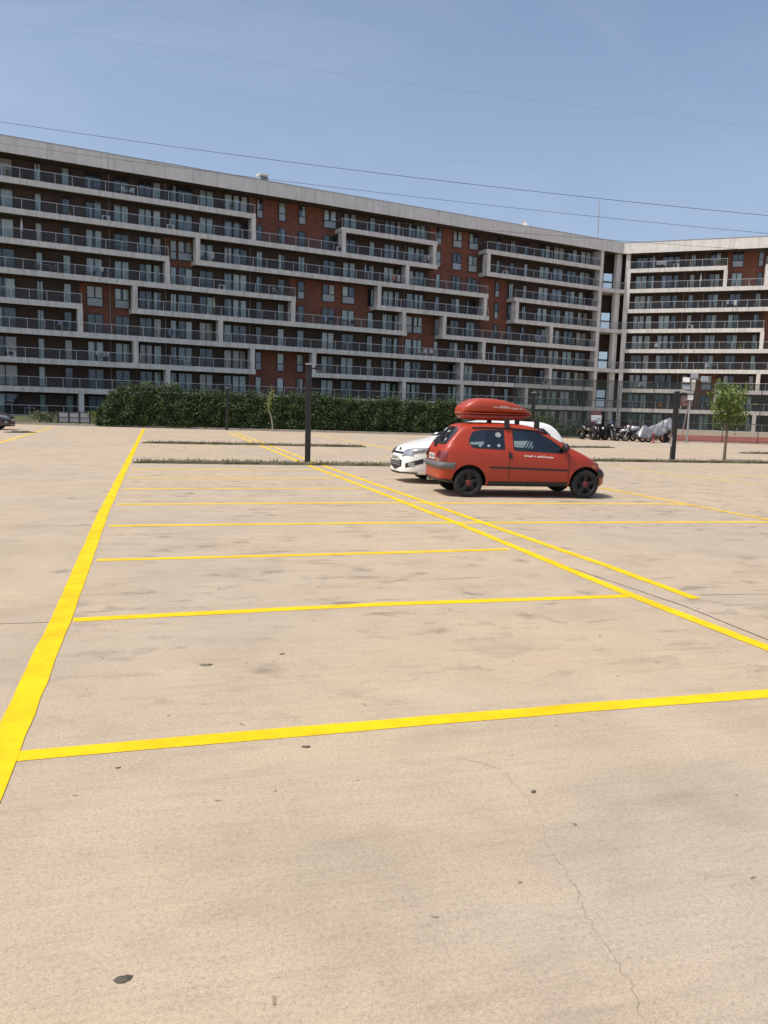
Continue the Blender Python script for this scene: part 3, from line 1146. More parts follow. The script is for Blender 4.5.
def bush(name, label, P, w, h, n, size, mat, cat='shrub', stems=True):
    root = thing(name, label, cat, P)
    lv, st = MB(), MB()
    for i in range(7):
        a = rnd.uniform(0, 6.28)
        q = Vector((math.cos(a) * w * .33, math.sin(a) * w * .33, h * rnd.uniform(.55, .9)))
        st.path([(0, 0, 0), q * .5 + Vector((0, 0, h * .08)), q], [.03, .02, .008], 5)
    cl = [Vector((rnd.gauss(0, w * .26), rnd.gauss(0, w * .24), h * rnd.uniform(.25, .85))) for _ in range(9)]
    for i in range(n):
        c = rnd.choice(cl)
        p = c + Vector((rnd.gauss(0, w * .13), rnd.gauss(0, w * .13), rnd.gauss(0, h * .13)))
        if p.z > 0.02:
            leaf(lv, p, size)
    lv.build('foliage', mat, root)
    st.build('stems', MT['bark'], root)
    return root


q = ground_at(40, 58.0); q.z = .1
bush('shrub', 'low dusty olive shrub by the kerb near the little gate', q, 1.5, .85, 700, .12, MT['leaf_olive'])
q = ground_at(51, 58.4); q.z = .1
bush('shrub', 'low dusty olive shrub beside the post of the gate', q, 1.3, .75, 600, .12, MT['leaf_olive'])
q = ground_at(97, 57.6); q.z = .1
bush('shrub', 'bright yellow-green young shrub at the open end of the dark hedge', q, 1.1, .95, 420, .13, MT['leaf_fresh'])
q = ground_at(528, 61.5); q.z = .1
bush('shrub', 'tall leafy green shrub rising behind the tip of the roof box', q, 2.2, 2.4, 1500, .17, MT['leaf_tree'])
q = ground_at(545, 62.4); q.z = .1
bush('shrub', 'dark rounded shrub behind the white hatchback', q, 2.0, 1.5, 1300, .16, MT['leaf_hedge'])
HC, HD = ground_at(550, 62.6), ground_at(577, 64.2)
HC.z = HD.z = .1
hedge('hedge', 'short low dark hedge between the white hatchback and the quad bike', 'hedge', HC, HD, .9, lambda t: .75, 1500, .15, MT['leaf_hedge'])


def tree(name, label, P, top, h, trunk_h, cw, n, size, mat, r0=.06):
    root = thing(name, label, 'tree', P)
    top = Vector(top)
    tr_, cr = MB(), MB()
    pts = [Vector((top.x * t * t, top.y * t * t, h * .82 * t)) for t in (0, .2, .4, .6, .8, 1)]
    tr_.path(pts, [r0 * 1.25, r0, r0 * .85, r0 * .7, r0 * .45, r0 * .15], 8)
    tips = []
    for i in range(13):
        z = lerp(trunk_h * .92, h * .8, i / 12)
        t = z / (h * .82)
        b0 = Vector((top.x * t * t, top.y * t * t, z))
        a = i * 2.4 + rnd.uniform(-.3, .3)
        l = cw * .5 * rnd.uniform(.65, 1.1) * (1 - .45 * abs((z - lerp(trunk_h, h, .42)) / (h - trunk_h)))
        tip = b0 + Vector((math.cos(a) * l, math.sin(a) * l, l * rnd.uniform(.45, 1.0)))
        tr_.path([b0, b0.lerp(tip, .5) + Vector((0, 0, -.04)), tip], [r0 * .35, r0 * .22, .006], 5)
        tips += [tip, b0.lerp(tip, .6)]
    tips.append(Vector((top.x, top.y, h * .92)))
    for i in range(n):
        c = rnd.choice(tips)
        sp = cw * .105
        p = c + Vector((rnd.gauss(0, sp), rnd.gauss(0, sp), rnd.gauss(-.02, sp * 1.25)))
        # drooping slender leaf
        leaf(cr, p, size, None, 0, .38)
    tr_.build('trunk', MT['bark'], root)
    cr.build('crown', mat, root)
    return root


tree('young_tree', 'young leafy tree on a thin trunk beside the black post', gp(724, 460.5), (.09, 0), 3.15, 1.5, 1.42, 1500, .18, MT['leaf_tree'])

# thin sapling in front of the hedge
P = ground_at(273, 56.4)
root = thing('sapling', 'spindly bent sapling with a few yellow leaves in front of the hedge', 'sapling', P)
sp = [Vector(p) for p in ((0, 0, 0), (-.03, 0, .5), (-.12, 0, 1.0), (-.30, 0, 1.5), (-.33, 0, 1.9), (-.22, 0, 2.4), (-.15, 0, 2.8))]
MB().path(sp, [.045, .042, .04, .035, .028, .02, .008], 7).build('trunk', plain('pale_sapling_bark', (.34, .31, .25), .8), root)
lv = MB()
for i in range(150):
    c = sp[3].lerp(sp[6], rnd.random() ** .8)
    leaf(lv, c + Vector((rnd.gauss(0, .12), rnd.gauss(0, .12), rnd.gauss(0, .16))), .13)
lv.build('crown', MT['leaf_fresh'], root)

# ------------------------------------------------------------------ black square posts of the car park
def square_post(P, h, label, rz=0.0, w=.15):
    o = thing('lighting_post', label, 'post', P, rz, 'black posts of the car park')
    s = MB().box(-w / 2, w / 2, -w / 2, w / 2, .012, h).build('shaft', MT['black_metal'], o)
    MB().box(-w * .9, w * .9, -w * .9, w * .9, -.002, .012).build('base_plate', MT['grey_metal'], o)
    MB().box(-w * .62, w * .62, -w * .62, w * .62, h + .002, h + .05).build('cap', MT['grey_metal'], o)
    f = MB()
    f.box(w / 2 + .002, w / 2 + .10, -.02, .02, h - .12, h - .08)
    f.box(w / 2 + .10, w / 2 + .30, -.08, .08, h - .17, h - .03)
    f = f.build('floodlight', MT['black_metal'], o)
    MB().box(w / 2 + .12, w / 2 + .28, -.06, .06, h - .176, h - .172).build('lens', MT['white_plastic'], f)
    MB().box(-w / 2 - .006, -w / 2 - .001, -.05, .05, .55, .95).build('hatch', MT['grey_metal'], s)
    return o


square_post(gp(307.5, 462.3), 3.0, 'tall black square post standing between the double yellow lines', R(8), .17)
square_post(gp(227, 430.3), 2.9, 'slim black post close to the hedge, beyond the far end of the double line', R(12), .17)
square_post(gp(672.2, 460), 2.78, 'black square post beside the young tree at the edge of the parking', R(5), .165)
square_post(ground_at(533, 47.5), 2.95, 'black post half hidden behind the white hatchback', R(10), .17)

# ------------------------------------------------------------------ low gate, fence, sports court
P0, P1 = ground_at(58, 57.2), ground_at(90, 57.4)
o = thing('low_gate', 'low pale grey panel gate with dark frame by the kerb', 'gate', P0, math.atan2((P1 - P0).y, (P1 - P0).x))
L_ = (P1 - P0).length
fr, pn = MB(), MB()
for i in range(4):
    x = L_ * i / 3
    fr.box(x - .04, x + .04, -.04, .04, 0.1, .98)
for i in range(3):
    a, b = L_ * i / 3 + .042, L_ * (i + 1) / 3 - .042
    fr.box(a, b, -.025, .025, .90, .95)
    fr.box(a, b, -.025, .025, .18, .23)
    fr.box(a, b, -.024, .024, .53, .57)
    pn.box(a + .02, b - .02, -.012, .012, .235, .525)
    pn.box(a + .02, b - .02, -.012, .012, .575, .895)
fr.build('frame', MT['anthracite'], o)
pn.build('panel', MT['grey_metal'], o)

A, B = Vector((9.5, 60.9, 0)), Vector((48.0, 58.2, 0))
cd = (B - A).normalized()
ca = A + cd * 9.4
tag(MB().add([(ca.x, ca.y, .004), (B.x + 8, B.y - .5, .004), (B.x + 18, B.y + 26, .004), (ca.x + 8, ca.y + 27, .004)], [(0, 1, 2, 3)]).build('sports_court', MT['court']), kind='structure')
tag(MB().prism([ca - Vector((0, .16, 0)), B + Vector((8, -.66, 0)), B + Vector((8, -.5, 0)), ca], -.05, .07).build('court_kerb', MT['kerb']), kind='structure')

mesh_m, nt, bs = new_mat('green_fence_mesh')
bs.inputs['Base Color'].default_value = (.022, .038, .030, 1)
tr_n = nt.nodes.new('ShaderNodeBsdfTransparent')
mxn = nt.nodes.new('ShaderNodeMixShader')
mxn.inputs['Fac'].default_value = .42
nt.links.new(tr_n.outputs[0], mxn.inputs[1])
nt.links.new(bs.outputs[0], mxn.inputs[2])
nt.links.new(mxn.outputs[0], nt.nodes['Material Output'].inputs['Surface'])
o = thing('sports_fence', 'tall green wire ball-stop fence in front of the sunlit block', 'fence', A, math.atan2(cd.y, cd.x))
L_ = (B - A).length
FH = 4.35
n = 15
for i in range(n + 1):
    MB().tube((L_ * i / n, 0, 0), (L_ * i / n, 0, FH), .032, n=6).build('post', MT['anthracite'], o)
rl = MB()
for z in (FH, FH - 1.45, 1.45, .12):
    for i in range(n):
        rl.tube((L_ * i / n + .035, 0, z), (L_ * (i + 1) / n - .035, 0, z), .022, n=5)
rl.build('rail', MT['anthracite'], o)
wm = MB()
for i in range(n):
    wm.add([(L_ * i / n + .04, .03, .1), (L_ * (i + 1) / n - .04, .03, .1), (L_ * (i + 1) / n - .04, .03, FH), (L_ * i / n + .04, .03, FH)], [(0, 1, 2, 3)])
wm.build('wire_mesh', mesh_m, o)

# court lamp mast with four heads
P = ground_at(689, 57.6)
o = thing('floodlight_mast', 'pale floodlight mast with four square lamp heads at the court', 'floodlight', P)
hm = 4.55
MB().tube((0, 0, 0), (0, 0, hm), .07, .05, 10).build('mast', MT['galv'], o)
MB().box(-.2, .2, -.2, .2, 0, .03).build('base_plate', MT['grey_metal'], o)
MB().tube((-.55, 0, hm - .05), (.95, 0, hm - .05), .03).tube((-.3, 0, hm - .85), (.3, 0, hm - .85), .03).build('crossbar', MT['grey_metal'], o)
for (x, z, mt) in ((-.42, hm - .12, 'white_plastic'), (.15, hm + .18, 'galv'), (.88, hm - .02, 'galv'), (-.36, hm - .62, 'galv')):
    m_ = Matrix.Translation((x, -.12, z)) @ Matrix.Rotation(R(-14), 4, 'X')
    h_ = MB().box(-.25, .25, -.06, .08, -.19, .19, 0, m_).build('lamp_head', MT['grey_metal'], o)
    MB().box(-.22, .22, -.068, -.062, -.16, .16, 0, m_).build('lens', MT[mt], h_)
MB().box(-.18, .18, -.12, .05, hm - 1.5, hm - 1.15).build('junction_box', MT['white_plastic'], o)

# basketball hoop
P = ground_at(686, 66.0)
o = thing('basketball_hoop', 'basketball hoop with faded red-brown backboard on two pale legs', 'basketball hoop', P, R(4))
lg = MB()
for s in (-1, 1):
    MB().path([(s * .42, 1.5, 0), (s * .34, .7, 2.0), (s * .28, .12, 3.1)], .05, 8).build('leg', MT['white_metal'], o)
MB().box(-.5, .5, -.03, .03, 2.72, 3.55).build('backboard', plain('faded_red_board', (.33, .17, .13), .6, var=.25, vscale=6), o)
MB().box(-.28, .28, -.036, -.032, 2.88, 2.92).box(-.28, .28, -.036, -.032, 3.28, 3.32).box(-.28, -.24, -.036, -.032, 2.92, 3.28).box(.24, .28, -.036, -.032, 2.92, 3.28).build('target_square', MT['white_plastic'], o)
MB().lathe([(.225, 0), (.235, .01), (.245, 0), (.235, -.01)], 20, 0, Matrix.Translation((0, -.27, 2.82)), True).tube((0, -.03, 2.82), (0, -.04, 2.82), .05).build('rim', plain('orange_rim', (.5, .09, .03), .5), o)

# low red notice board with pinned white sheets
P = ground_at(596.5, 60.3)
o = thing('notice_board', 'notice board with a maroon header and white sheets behind the quad bike', 'notice board', P, R(3))
for s in (-1, 1):
    MB().tube((s * .38, .05, 0), (s * .38, .05, 2.0), .03, n=6).build('post', MT['anthracite'], o)
MB().box(-.4, .4, -.02, .02, 1.05, 2.12).build('board', plain('maroon_board', (.13, .035, .04), .6, var=.2), o)
sh = MB()
sh.box(-.38, .40, -.03, -.023, 1.50, 1.80)
sh.box(-.38, -.06, -.03, -.023, 1.32, 1.497)
sh.box(-.02, .40, -.03, -.023, 1.17, 1.497)
sh.build('paper_sheet', MT['white_plastic'], o)
ln = MB()
for x0, x1, z in ((-.3, .3, 2.03), (-.3, .22, 1.96), (-.25, .3, 1.89)):
    ln.box(x0, x1, -.026, -.022, z, z + .025)
ln.build('header_lines', plain('dull_pink_print', (.36, .2, .2), .7), o)
MB().box(.05, .32, -.036, -.031, 1.52, 1.56).build('sheet_print', MT['anthracite'], o)

# ------------------------------------------------------------------ motor bikes and quad
def wheel_mb(r, w, mtx, n=20):
    t = MB().lathe([(r * .72, -w / 2), (r * .92, -w / 2), (r, -w * .28), (r * 1.01, 0), (r, w * .28), (r * .92, w / 2), (r * .72, w / 2), (r * .70, 0)], n, 0, mtx, True)
    rim = MB().lathe([(.02, -w * .35), (r * .16, -w * .35), (r * .16, w * .35), (.02, w * .35)], 12, 0, mtx, False)
    for i in range(6):
        a = i * math.pi / 3
        rim.tube(mtx @ Vector((0, 0, 0)), mtx @ Vector((math.cos(a) * r * .72, math.sin(a) * r * .72, 0)), r * .05, n=5)
    return t, rim


def motorcycle(label, P, rz, body, seatm, fairing=True, red=False, screen=True):
    o = thing('motorcycle', label, 'motorcycle', P, rz, 'motorcycles parked by the court fence')
    o.scale = (1.15,) * 3
    rx = Matrix.Rotation(math.pi / 2, 4, 'X')
    for x in (-.68, .70):
        t, rim = wheel_mb(.31, .13, Matrix.Translation((x, 0, .31)) @ rx)
        w_ = t.build('wheel', MT['rubber'], o)
        rim.build('rim', MT['galv'], w_)
    fk = MB()
    for s in (-.09, .09):
        fk.tube((.70, s, .31), (.46, s, .95), .025)
    fk.build('fork', MT['galv'], o)
    MB().tube((.44, -.36, 1.04), (.46, -.1, 1.0), .016).tube((.46, -.1, 1.0), (.46, .1, 1.0), .016).tube((.46, .1, 1.0), (.44, .36, 1.04), .016).build('handlebar', MT['black_metal'], o)
    MB().box(-.22, .26, -.15, .15, .22, .56).box(-.05, .32, -.11, .11, .50, .66).build('engine', MT['anthracite'], o)
    tk = MB().lathe([(.02, -.30), (.10, -.27), (.15, -.12), (.17, .08), (.14, .22), (.02, .27)], 14, 0, Matrix.Translation((.16, 0, .80)) @ Matrix.Rotation(math.pi / 2, 4, 'Y'))
    tk.build('fuel_tank', body, o)
    MB().prism([(-.75, -.10), (-.70, -.13), (-.12, -.15), (-.06, -.10), (-.06, .10), (-.12, .15), (-.70, .13), (-.75, .10)], .74, .84).build('seat', seatm, o)
    MB().path([(-.10, 0, .70), (-.5, 0, .72), (-.86, 0, .86), (-.95, 0, .80)], [.11, .11, .08, .03], 8).build('tail', body, o)
    MB().tube((-.2, -.17, .34), (-.82, -.19, .42), .04, .055, 8).build('exhaust', MT['galv'], o)
    MB().tube((-.68, .1, .31), (-.05, .1, .42), .03, n=6).tube((-.68, -.1, .31), (-.05, -.1, .42), .03, n=6).build('swingarm', MT['black_metal'], o)
    MB().lathe([(.01, -.02), (.09, 0), (.10, .05), (.06, .12), (.01, .14)], 12, 0, Matrix.Translation((.60, 0, .90)) @ Matrix.Rotation(R(-90), 4, 'Y')).build('headlight', MT['white_plastic'], o)
    MB().path([(.40, 0, .60), (.62, 0, .70), (.95, 0, .64), (1.02, 0, .52)], [.03, .10, .09, .03], 6).build('front_mudguard', body, o)
    if fairing:
        MB().add([(.66, -.16, .80), (.66, .16, .80), (.30, .20, .55), (.30, -.20, .55), (.52, -.17, 1.06), (.52, .17, 1.06), (.28, .2, .92), (.28, -.2, .92)],
                 [(0, 1, 5, 4), (0, 4, 7, 3), (1, 2, 6, 5), (0, 3, 2, 1), (4, 5, 6, 7)]).build('fairing', body, o)
    if screen:
        MB().add([(.54, -.15, 1.065), (.54, .15, 1.065), (.40, .13, 1.34), (.40, -.13, 1.34), (.52, -.15, 1.065), (.52, .15, 1.065), (.38, .13, 1.33), (.38, -.13, 1.33)],
                 [(0, 1, 2, 3), (4, 7, 6, 5), (3, 2, 6, 7), (0, 3, 7, 4), (1, 5, 6, 2)]).build('windscreen', MT['window_glass'], o)
    for s in (-1, 1):
        MB().tube((.45, s * .26, 1.03), (.42, s * .34, 1.20), .009, n=5).lathe([(.01, -.008), (.055, -.006), (.055, .006), (.01, .008)], 10, 0, Matrix.Translation((.42, s * .35, 1.23)) @ Matrix.Rotation(R(90), 4, 'Y')).build('mirror', MT['black_metal'], o)
    MB().tube((-.02, .12, .22), (-.08, .30, .01), .014, n=5).build('side_stand', MT['black_metal'], o)
    return o


bk = plain('black_bike_paint', (.015, .015, .017), .25, coat=.6)
rd = plain('dark_red_bike_paint', (.07, .012, .016), .3, coat=.5)
sv = plain('silver_bike_paint', (.42, .43, .45), .3, .4)
seatm = plain('black_vinyl', (.016, .015, .015), .55)
moto = lambda px, Y: ground_at(px, Y)
motorcycle('black motorcycle with a pale tail next to the quad bike', moto(617, 58.9), R(152), bk, MT['grey_metal'])
motorcycle('black motorcycle with a red frame and silver tank, third vehicle from the quad bike', moto(626.5, 57.9), R(28), rd, seatm, True)
motorcycle('silver motorcycle between the red one and the one under a tarpaulin', moto(638.5, 57.2), R(168), sv, seatm, False)
motorcycle('dark motorcycle parked right behind the black post by the court', moto(668.5, 57.4), R(64), bk, seatm, True)


def quad_bike(label, P, rz):
    o = thing('quad_bike', label, 'quad bike', P, rz)
    o.scale = (1.2,) * 3
    rx = Matrix.Rotation(math.pi / 2, 4, 'X')
    for x in (-.55, .60):
        for s in (-1, 1):
            t, rim = wheel_mb(.30, .24, Matrix.Translation((x, s * .42, .30)) @ rx)
            rim.build('rim', MT['grey_metal'], t.build('wheel', MT['rubber'], o))
    MB().box(-.75, .75, -.20, .20, .30, .55).build('chassis', MT['anthracite'], o)
    for x in (-.55, .60):
        m_ = MB()
        for s in (-1, 1):
            m_.path([(x - .42, s * .42, .55), (x - .25, s * .42, .70), (x, s * .42, .75), (x + .25, s * .42, .70), (x + .42, s * .42, .55)], [.05, .13, .15, .13, .05], 8)
        m_.build('mudguard', bk, o)
    MB().prism([(-.62, -.16), (.02, -.16), (.08, 0), (.02, .16), (-.62, .16)], .72, .88).build('seat', seatm, o)
    MB().box(.02, .62, -.17, .17, .62, .92).build('body_cover', bk, o)
    MB().tube((.35, 0, .9), (.22, 0, 1.14), .03).tube((.18, -.40, 1.17), (.22, 0, 1.14), .017).tube((.22, 0, 1.14), (.18, .40, 1.17), .017).build('handlebar', MT['black_metal'], o)
    for x0, x1 in ((.45, 1.0), (-1.0, -.5)):
        r_ = MB()
        for y in (-.35, -.18, 0, .18, .35):
            r_.tube((x0, y, .86), (x1, y, .86), .012, n=5)
        r_.tube((x0, -.36, .86), (x0, .36, .86), .014, n=5).tube((x1, -.36, .86), (x1, .36, .86), .014, n=5)
        r_.build('luggage_rack', MT['black_metal'], o)
    for s in (-1, 1):
        MB().lathe([(.01, 0), (.08, 0), (.08, .05), (.01, .07)], 12, 0, Matrix.Translation((.66, s * .2, .70)) @ Matrix.Rotation(R(90), 4, 'Y')).build('headlight', MT['white_plastic'], o)


quad_bike('black quad bike with fat tyres in front of the notice board', moto(594.5, 59.2), R(-68))

motorcycle('black scooter-like motorcycle squeezed against the quad bike', moto(606.5, 58.7), R(-60), bk, seatm, True)

# motorcycle under a silver tarpaulin: cover draped over the bike
P = moto(655, 56.6)
o = motorcycle('motorcycle whose wheels show under a crumpled silver tarpaulin', P, R(8), bk, seatm, False, screen=False)
cv = MB()
NS, NR = 26, 15
V, Fc = [], []
for i in range(NS):
    s = i / (NS - 1)
    x = lerp(-1.12, 1.12, s)
    top = interp([(0, .52), (.10, .80), (.17, 1.02), (.26, 1.03), (.34, .92), (.55, 1.10), (.75, 1.34), (.9, 1.52), (.97, 1.50), (1, 1.38)], s)
    low = interp([(0, .34), (.2, .18), (.4, .30), (.6, .42), (.8, .62), (1, .98)], s)
    for j in range(NR):
        a = lerp(-1, 1, j / (NR - 1))
        z = lerp(top, low, abs(a) ** 1.6) + .07 * mn.noise(Vector((x * 3.1, a * 3, 2))) + .05 * mn.noise(Vector((x * 9, a * 5, 4)))
        y = math.copysign(abs(a) ** .6, a) * lerp(.20, .42, abs(a)) * (1 + .45 * mn.noise(Vector((x * 6, a * 3.4, 7))))
        V.append((x, y, z))
for i in range(NS - 1):
    for j in range(NR - 1):
        Fc.append((i * NR + j, (i + 1) * NR + j, (i + 1) * NR + j + 1, i * NR + j + 1))
cv.add(V, Fc, 0, True)
tp = cv.build('tarpaulin', plain('silver_tarpaulin', (.235, .24, .255), .42, .35, var=.15, vscale=4, bump=.4, bscale=9))
tp.location = P
tp.scale = (1.15,) * 3
tp.rotation_euler = (0, 0, R(8))
sm = tp.modifiers.new('thickness', 'SOLIDIFY')
sm.thickness = .012
tag(tp, 'crumpled silver tarpaulin draped over a parked motorcycle', 'tarpaulin')

# short red post in front of the bikes
P = moto(655.0, 54.9)
o = thing('short_post', 'short red post in front of the tarpaulin-covered motorcycle', 'post', P)
rm = plain('dull_red_paint', (.22, .05, .05), .5, var=.2)
MB().lathe([(.14, 0), (.14, .05), (.085, .06), (.085, .55), (.11, .56), (.11, .62), (.09, .68), (.04, .73), (.001, .74)], 14).build('shaft', rm, o)
for s in (-1, 1):
    MB().tube((s * .08, 0, .45), (s * .17, 0, .45), .045).build('side_cap', rm, o)
MB().tube((0, 0, .74), (0, 0, .79), .03, n=6).build('top_cap', MT['grey_metal'], o)

# ------------------------------------------------------------------ cars
def car_paint(name, col, rough=.32, coat=.5, dust=.12):
    m, nt, b = new_mat(name)
    tc = nt.nodes.new('ShaderNodeTexCoord')
    n = node(nt, 'ShaderNodeTexNoise', Scale=1.6, Detail=5, Roughness=.65)
    nt.links.new(tc.outputs['Object'], n.inputs['Vector'])
    c = mixc(nt, col, tuple(min(1, q * .8 + .06) for q in col), mixc(nt, ramp(nt, n.outputs['Fac'], [(.4, 0.0), (.7, 1.0)]), (dust * 3,) * 3, 1.0, 'MULTIPLY'))
    nt.links.new(c, b.inputs['Base Color'])
    b.inputs['Roughness'].default_value = rough
    b.inputs['Coat Weight'].default_value = coat
    b.inputs['Coat Roughness'].default_value = .08
    return m


MT['car_glass_dark'] = plain('dark_car_glass', (.012, .014, .016), .04, spec=.8)
MT['car_glass'] = glass('car_side_glass', (.62, .72, .70), .10, .01)
MT['car_plastic'] = plain('grey_bumper_plastic', (.12, .128, .138), .6, var=.2, vscale=5)
MT['black_plastic'] = plain('black_trim_plastic', (.016, .016, .017), .55)
MT['cabin'] = plain('dark_cabin', (.022, .022, .025), .9)
MT['sticker'] = plain('pale_sticker', (.34, .36, .38), .5, var=.4, vscale=30)
MT['chrome'] = plain('chrome', (.65, .65, .66), .12, 1.0)
MT['lamp_clear'] = plain('headlamp_lens', (.30, .32, .34), .08, .3, coat=1.0)
MT['lamp_red'] = plain('tail_lamp_lens', (.16, .012, .018), .12, coat=1.0)
MT['plate'] = plain('number_plate_white', (.66, .66, .62), .5)
MT['decal'] = plain('white_vinyl_lettering', (.80, .74, .70), .5)


class Car:
    """hatchback: x forward, y to its left, z up, origin on the ground between the axles"""

    def __init__(s, name, label, group, P, rz, sp):
        s.sp = sp
        s.root = thing(name, label, 'car', P, rz, group)
        s.shell()

    def section(s, x):
        sp = s.sp
        zt = interp(sp['top'], x)
        w = interp(sp['width'], x)
        zs = interp(sp['sill'], x)
        zb = min(interp(sp['belt'], x), zt - .075)
        cab = max(0, zt - zb - .075)
        k = min(1, cab / .2)
        wr = lerp(.86 * w, .945 * w - max(0, (zt - .06 - zb)) * sp.get('tumble', .40) - .01, k)
        h = zb - zs
        pts = [(0, zs), (.80 * w, zs), (.95 * w, zs + .04), (.99 * w, zs + .22 * h), (w, zs + .50 * h), (.995 * w, zs + .72 * h), (.975 * w, zs + .90 * h), (.945 * w, zb)]
        e = (wr, zt - lerp(.035, .065, k))
        b = pts[-1]
        pts += [(lerp(b[0], e[0], .35), lerp(b[1], e[1], .35)), (lerp(b[0], e[0], .7), lerp(b[1], e[1], .7)), e, (.86 * wr, zt - lerp(.015, .022, k)), (.5 * wr, zt - .004), (0, zt)]
        return pts

    def shell(s):
        sp = s.sp
        xs = sp['stations']
        V, Fc = [], []
        n = None
        for x in xs:
            p = s.section(x)
            ring = [(x, -y, z) for y, z in p] + [(x, y, z) for y, z in p[-2:0:-1]]
            n = len(ring)
            V += ring
        for i in range(len(xs) - 1):
            for j in range(n):
                k = (j + 1) % n
                Fc.append((i * n + j, i * n + k, (i + 1) * n + k, (i + 1) * n + j))
        Fc.append(tuple(range(n))[::-1])
        e = (len(xs) - 1) * n
        Fc.append(tuple(range(e, e + n)))
        me = MB().add(V, Fc, 0, True).mesh('body', [sp['paint'], MT['cabin'], MT['black_plastic']])
        bm = bmesh.new()
        bm.from_mesh(me)
        bmesh.ops.recalc_face_normals(bm, faces=bm.faces)
        bm.to_mesh(me)
        bm.free()
        ob = link('body', me)
        md = ob.modifiers.new('s', 'SUBSURF')
        md.levels = md.render_levels = 2
        dg = bpy.context.evaluated_depsgraph_get()
        full = bpy.data.meshes.new_from_object(ob.evaluated_get(dg))
        s.bvh = BVHTree.FromPolygons([v.co.copy() for v in full.vertices], [tuple(p.vertices) for p in full.polygons])
        ob.modifiers.clear()
        ob.data = full
        # openings: wheel arches, and side windows right through the cabin
        cut = []
        rx = Matrix.Rotation(math.pi / 2, 4, 'X')
        R_ = sp['arch']
        for ax in sp['axles']:
            for sd in (-1, 1):
                m_ = MB().lathe([(.001, -.3), (R_, -.3), (R_, .3), (.001, .3)], 40, 1, Matrix.Translation((ax, sd * (sp['half'] - .02), sp['rw'] + .015)) @ rx)
                cut.append((m_, 2))
        for w in sp.get('through', []):
            poly = [(x, a) for x, a, b in w] + [(x, b) for x, a, b in w[::-1]]
            V = [(x, -1.2, z) for x, z in poly] + [(x, 1.2, z) for x, z in poly]
            k = len(poly)
            F2 = [tuple(range(k))[::-1], tuple(range(k, 2 * k))] + [(i, (i + 1) % k, k + (i + 1) % k, k + i) for i in range(k)]
            cut.append((MB().add(V, F2, 1), 1))
        for c, mi in cut:
            cm = c.mesh('cutter', [sp['paint'], MT['cabin'], MT['black_plastic']])
            for p in cm.polygons:
                p.material_index = mi
            b2 = bmesh.new()
            b2.from_mesh(cm)
            bmesh.ops.remove_doubles(b2, verts=b2.verts, dist=1e-4)
            bmesh.ops.recalc_face_normals(b2, faces=b2.faces)
            b2.to_mesh(cm)
            b2.free()
            co = link('cutter', cm)
            md = ob.modifiers.new('b', 'BOOLEAN')
            md.operation = 'DIFFERENCE'
            md.object = co
            md.solver = 'EXACT'
            dg = bpy.context.evaluated_depsgraph_get()
            dg.update()
            res = bpy.data.meshes.new_from_object(ob.evaluated_get(dg))
            ob.modifiers.clear()
            ob.data = res
            bpy.data.objects.remove(co)
        ob.data.name = 'body'
        for p in ob.data.polygons:
            p.use_smooth = True
        ob.data.set_sharp_from_angle(angle=R(32))
        ob.parent = s.root
        s.body = ob

    def hit(s, o, d):
        h = s.bvh.ray_cast(Vector(o), Vector(d).normalized())
        return h[0], h[1]

    def side(s, name, cols, mat, sd=-1, off=.004, parent=None, nz=6, sub=4):
        """sheet on a flank. cols: (x, z low, z high) stations"""
        st = []
        for a, b in zip(cols, cols[1:]):
            st += [tuple(lerp(a[q], b[q], i / sub) for q in range(3)) for i in range(sub)]
        st.append(cols[-1])
        V, Fc = [], []
        for x, a, b in st:
            for j in range(nz + 1):
                z = lerp(a, b, j / nz)
                p, nm = s.hit((x, sd * 3, z), (0, -sd, 0))
                if p is None:
                    p, nm = Vector((x, sd * s.sp['half'] * .7, z)), Vector((0, sd, 0))
                if nm.y * sd < 0:
                    nm = -nm
                V.append(p + nm * off)
        for i in range(len(st) - 1):
            for j in range(nz):
                k = i * (nz + 1) + j
                q = (k, k + nz + 1, k + nz + 2, k + 1)
                Fc.append(q if sd < 0 else q[::-1])
        return MB().add(V, Fc, 0, True).build(name, mat, parent or s.root)

    def wrap(s, name, angs, zlo, zhi, mat, cx=0.0, off=.006, parent=None, nz=5, na=24, bulge=0.0):
        """sheet wrapped round the car: horizontal rays towards (cx, 0) from angles a0..a1"""
        a0, a1 = angs
        V, Fc = [], []
        for i in range(na + 1):
            t = i / na
            a = R(lerp(a0, a1, t))
            d = Vector((math.cos(a), math.sin(a), 0))
            lo = zlo(t) if callable(zlo) else zlo
            hi = zhi(t) if callable(zhi) else zhi
            for j in range(nz + 1):
                z = lerp(lo, hi, j / nz)
                p, nm = s.hit(Vector((cx, 0, z)) + d * 4, -d)
                if p is None:
                    p = Vector((cx, 0, z)) + d * .6
                o_ = off + bulge * (1 - abs(2 * j / nz - 1) ** 2)
                V.append(p + d * o_)
        for i in range(na):
            for j in range(nz):
                k = i * (nz + 1) + j
                Fc.append((k, k + 1, k + nz + 2, k + nz + 1))
        o = MB().add(V, Fc, 0, True).build(name, mat, parent or s.root)
        b2 = bmesh.new()
        b2.from_mesh(o.data)
        bmesh.ops.recalc_face_normals(b2, faces=b2.faces)
        b2.to_mesh(o.data)
        b2.free()
        return o

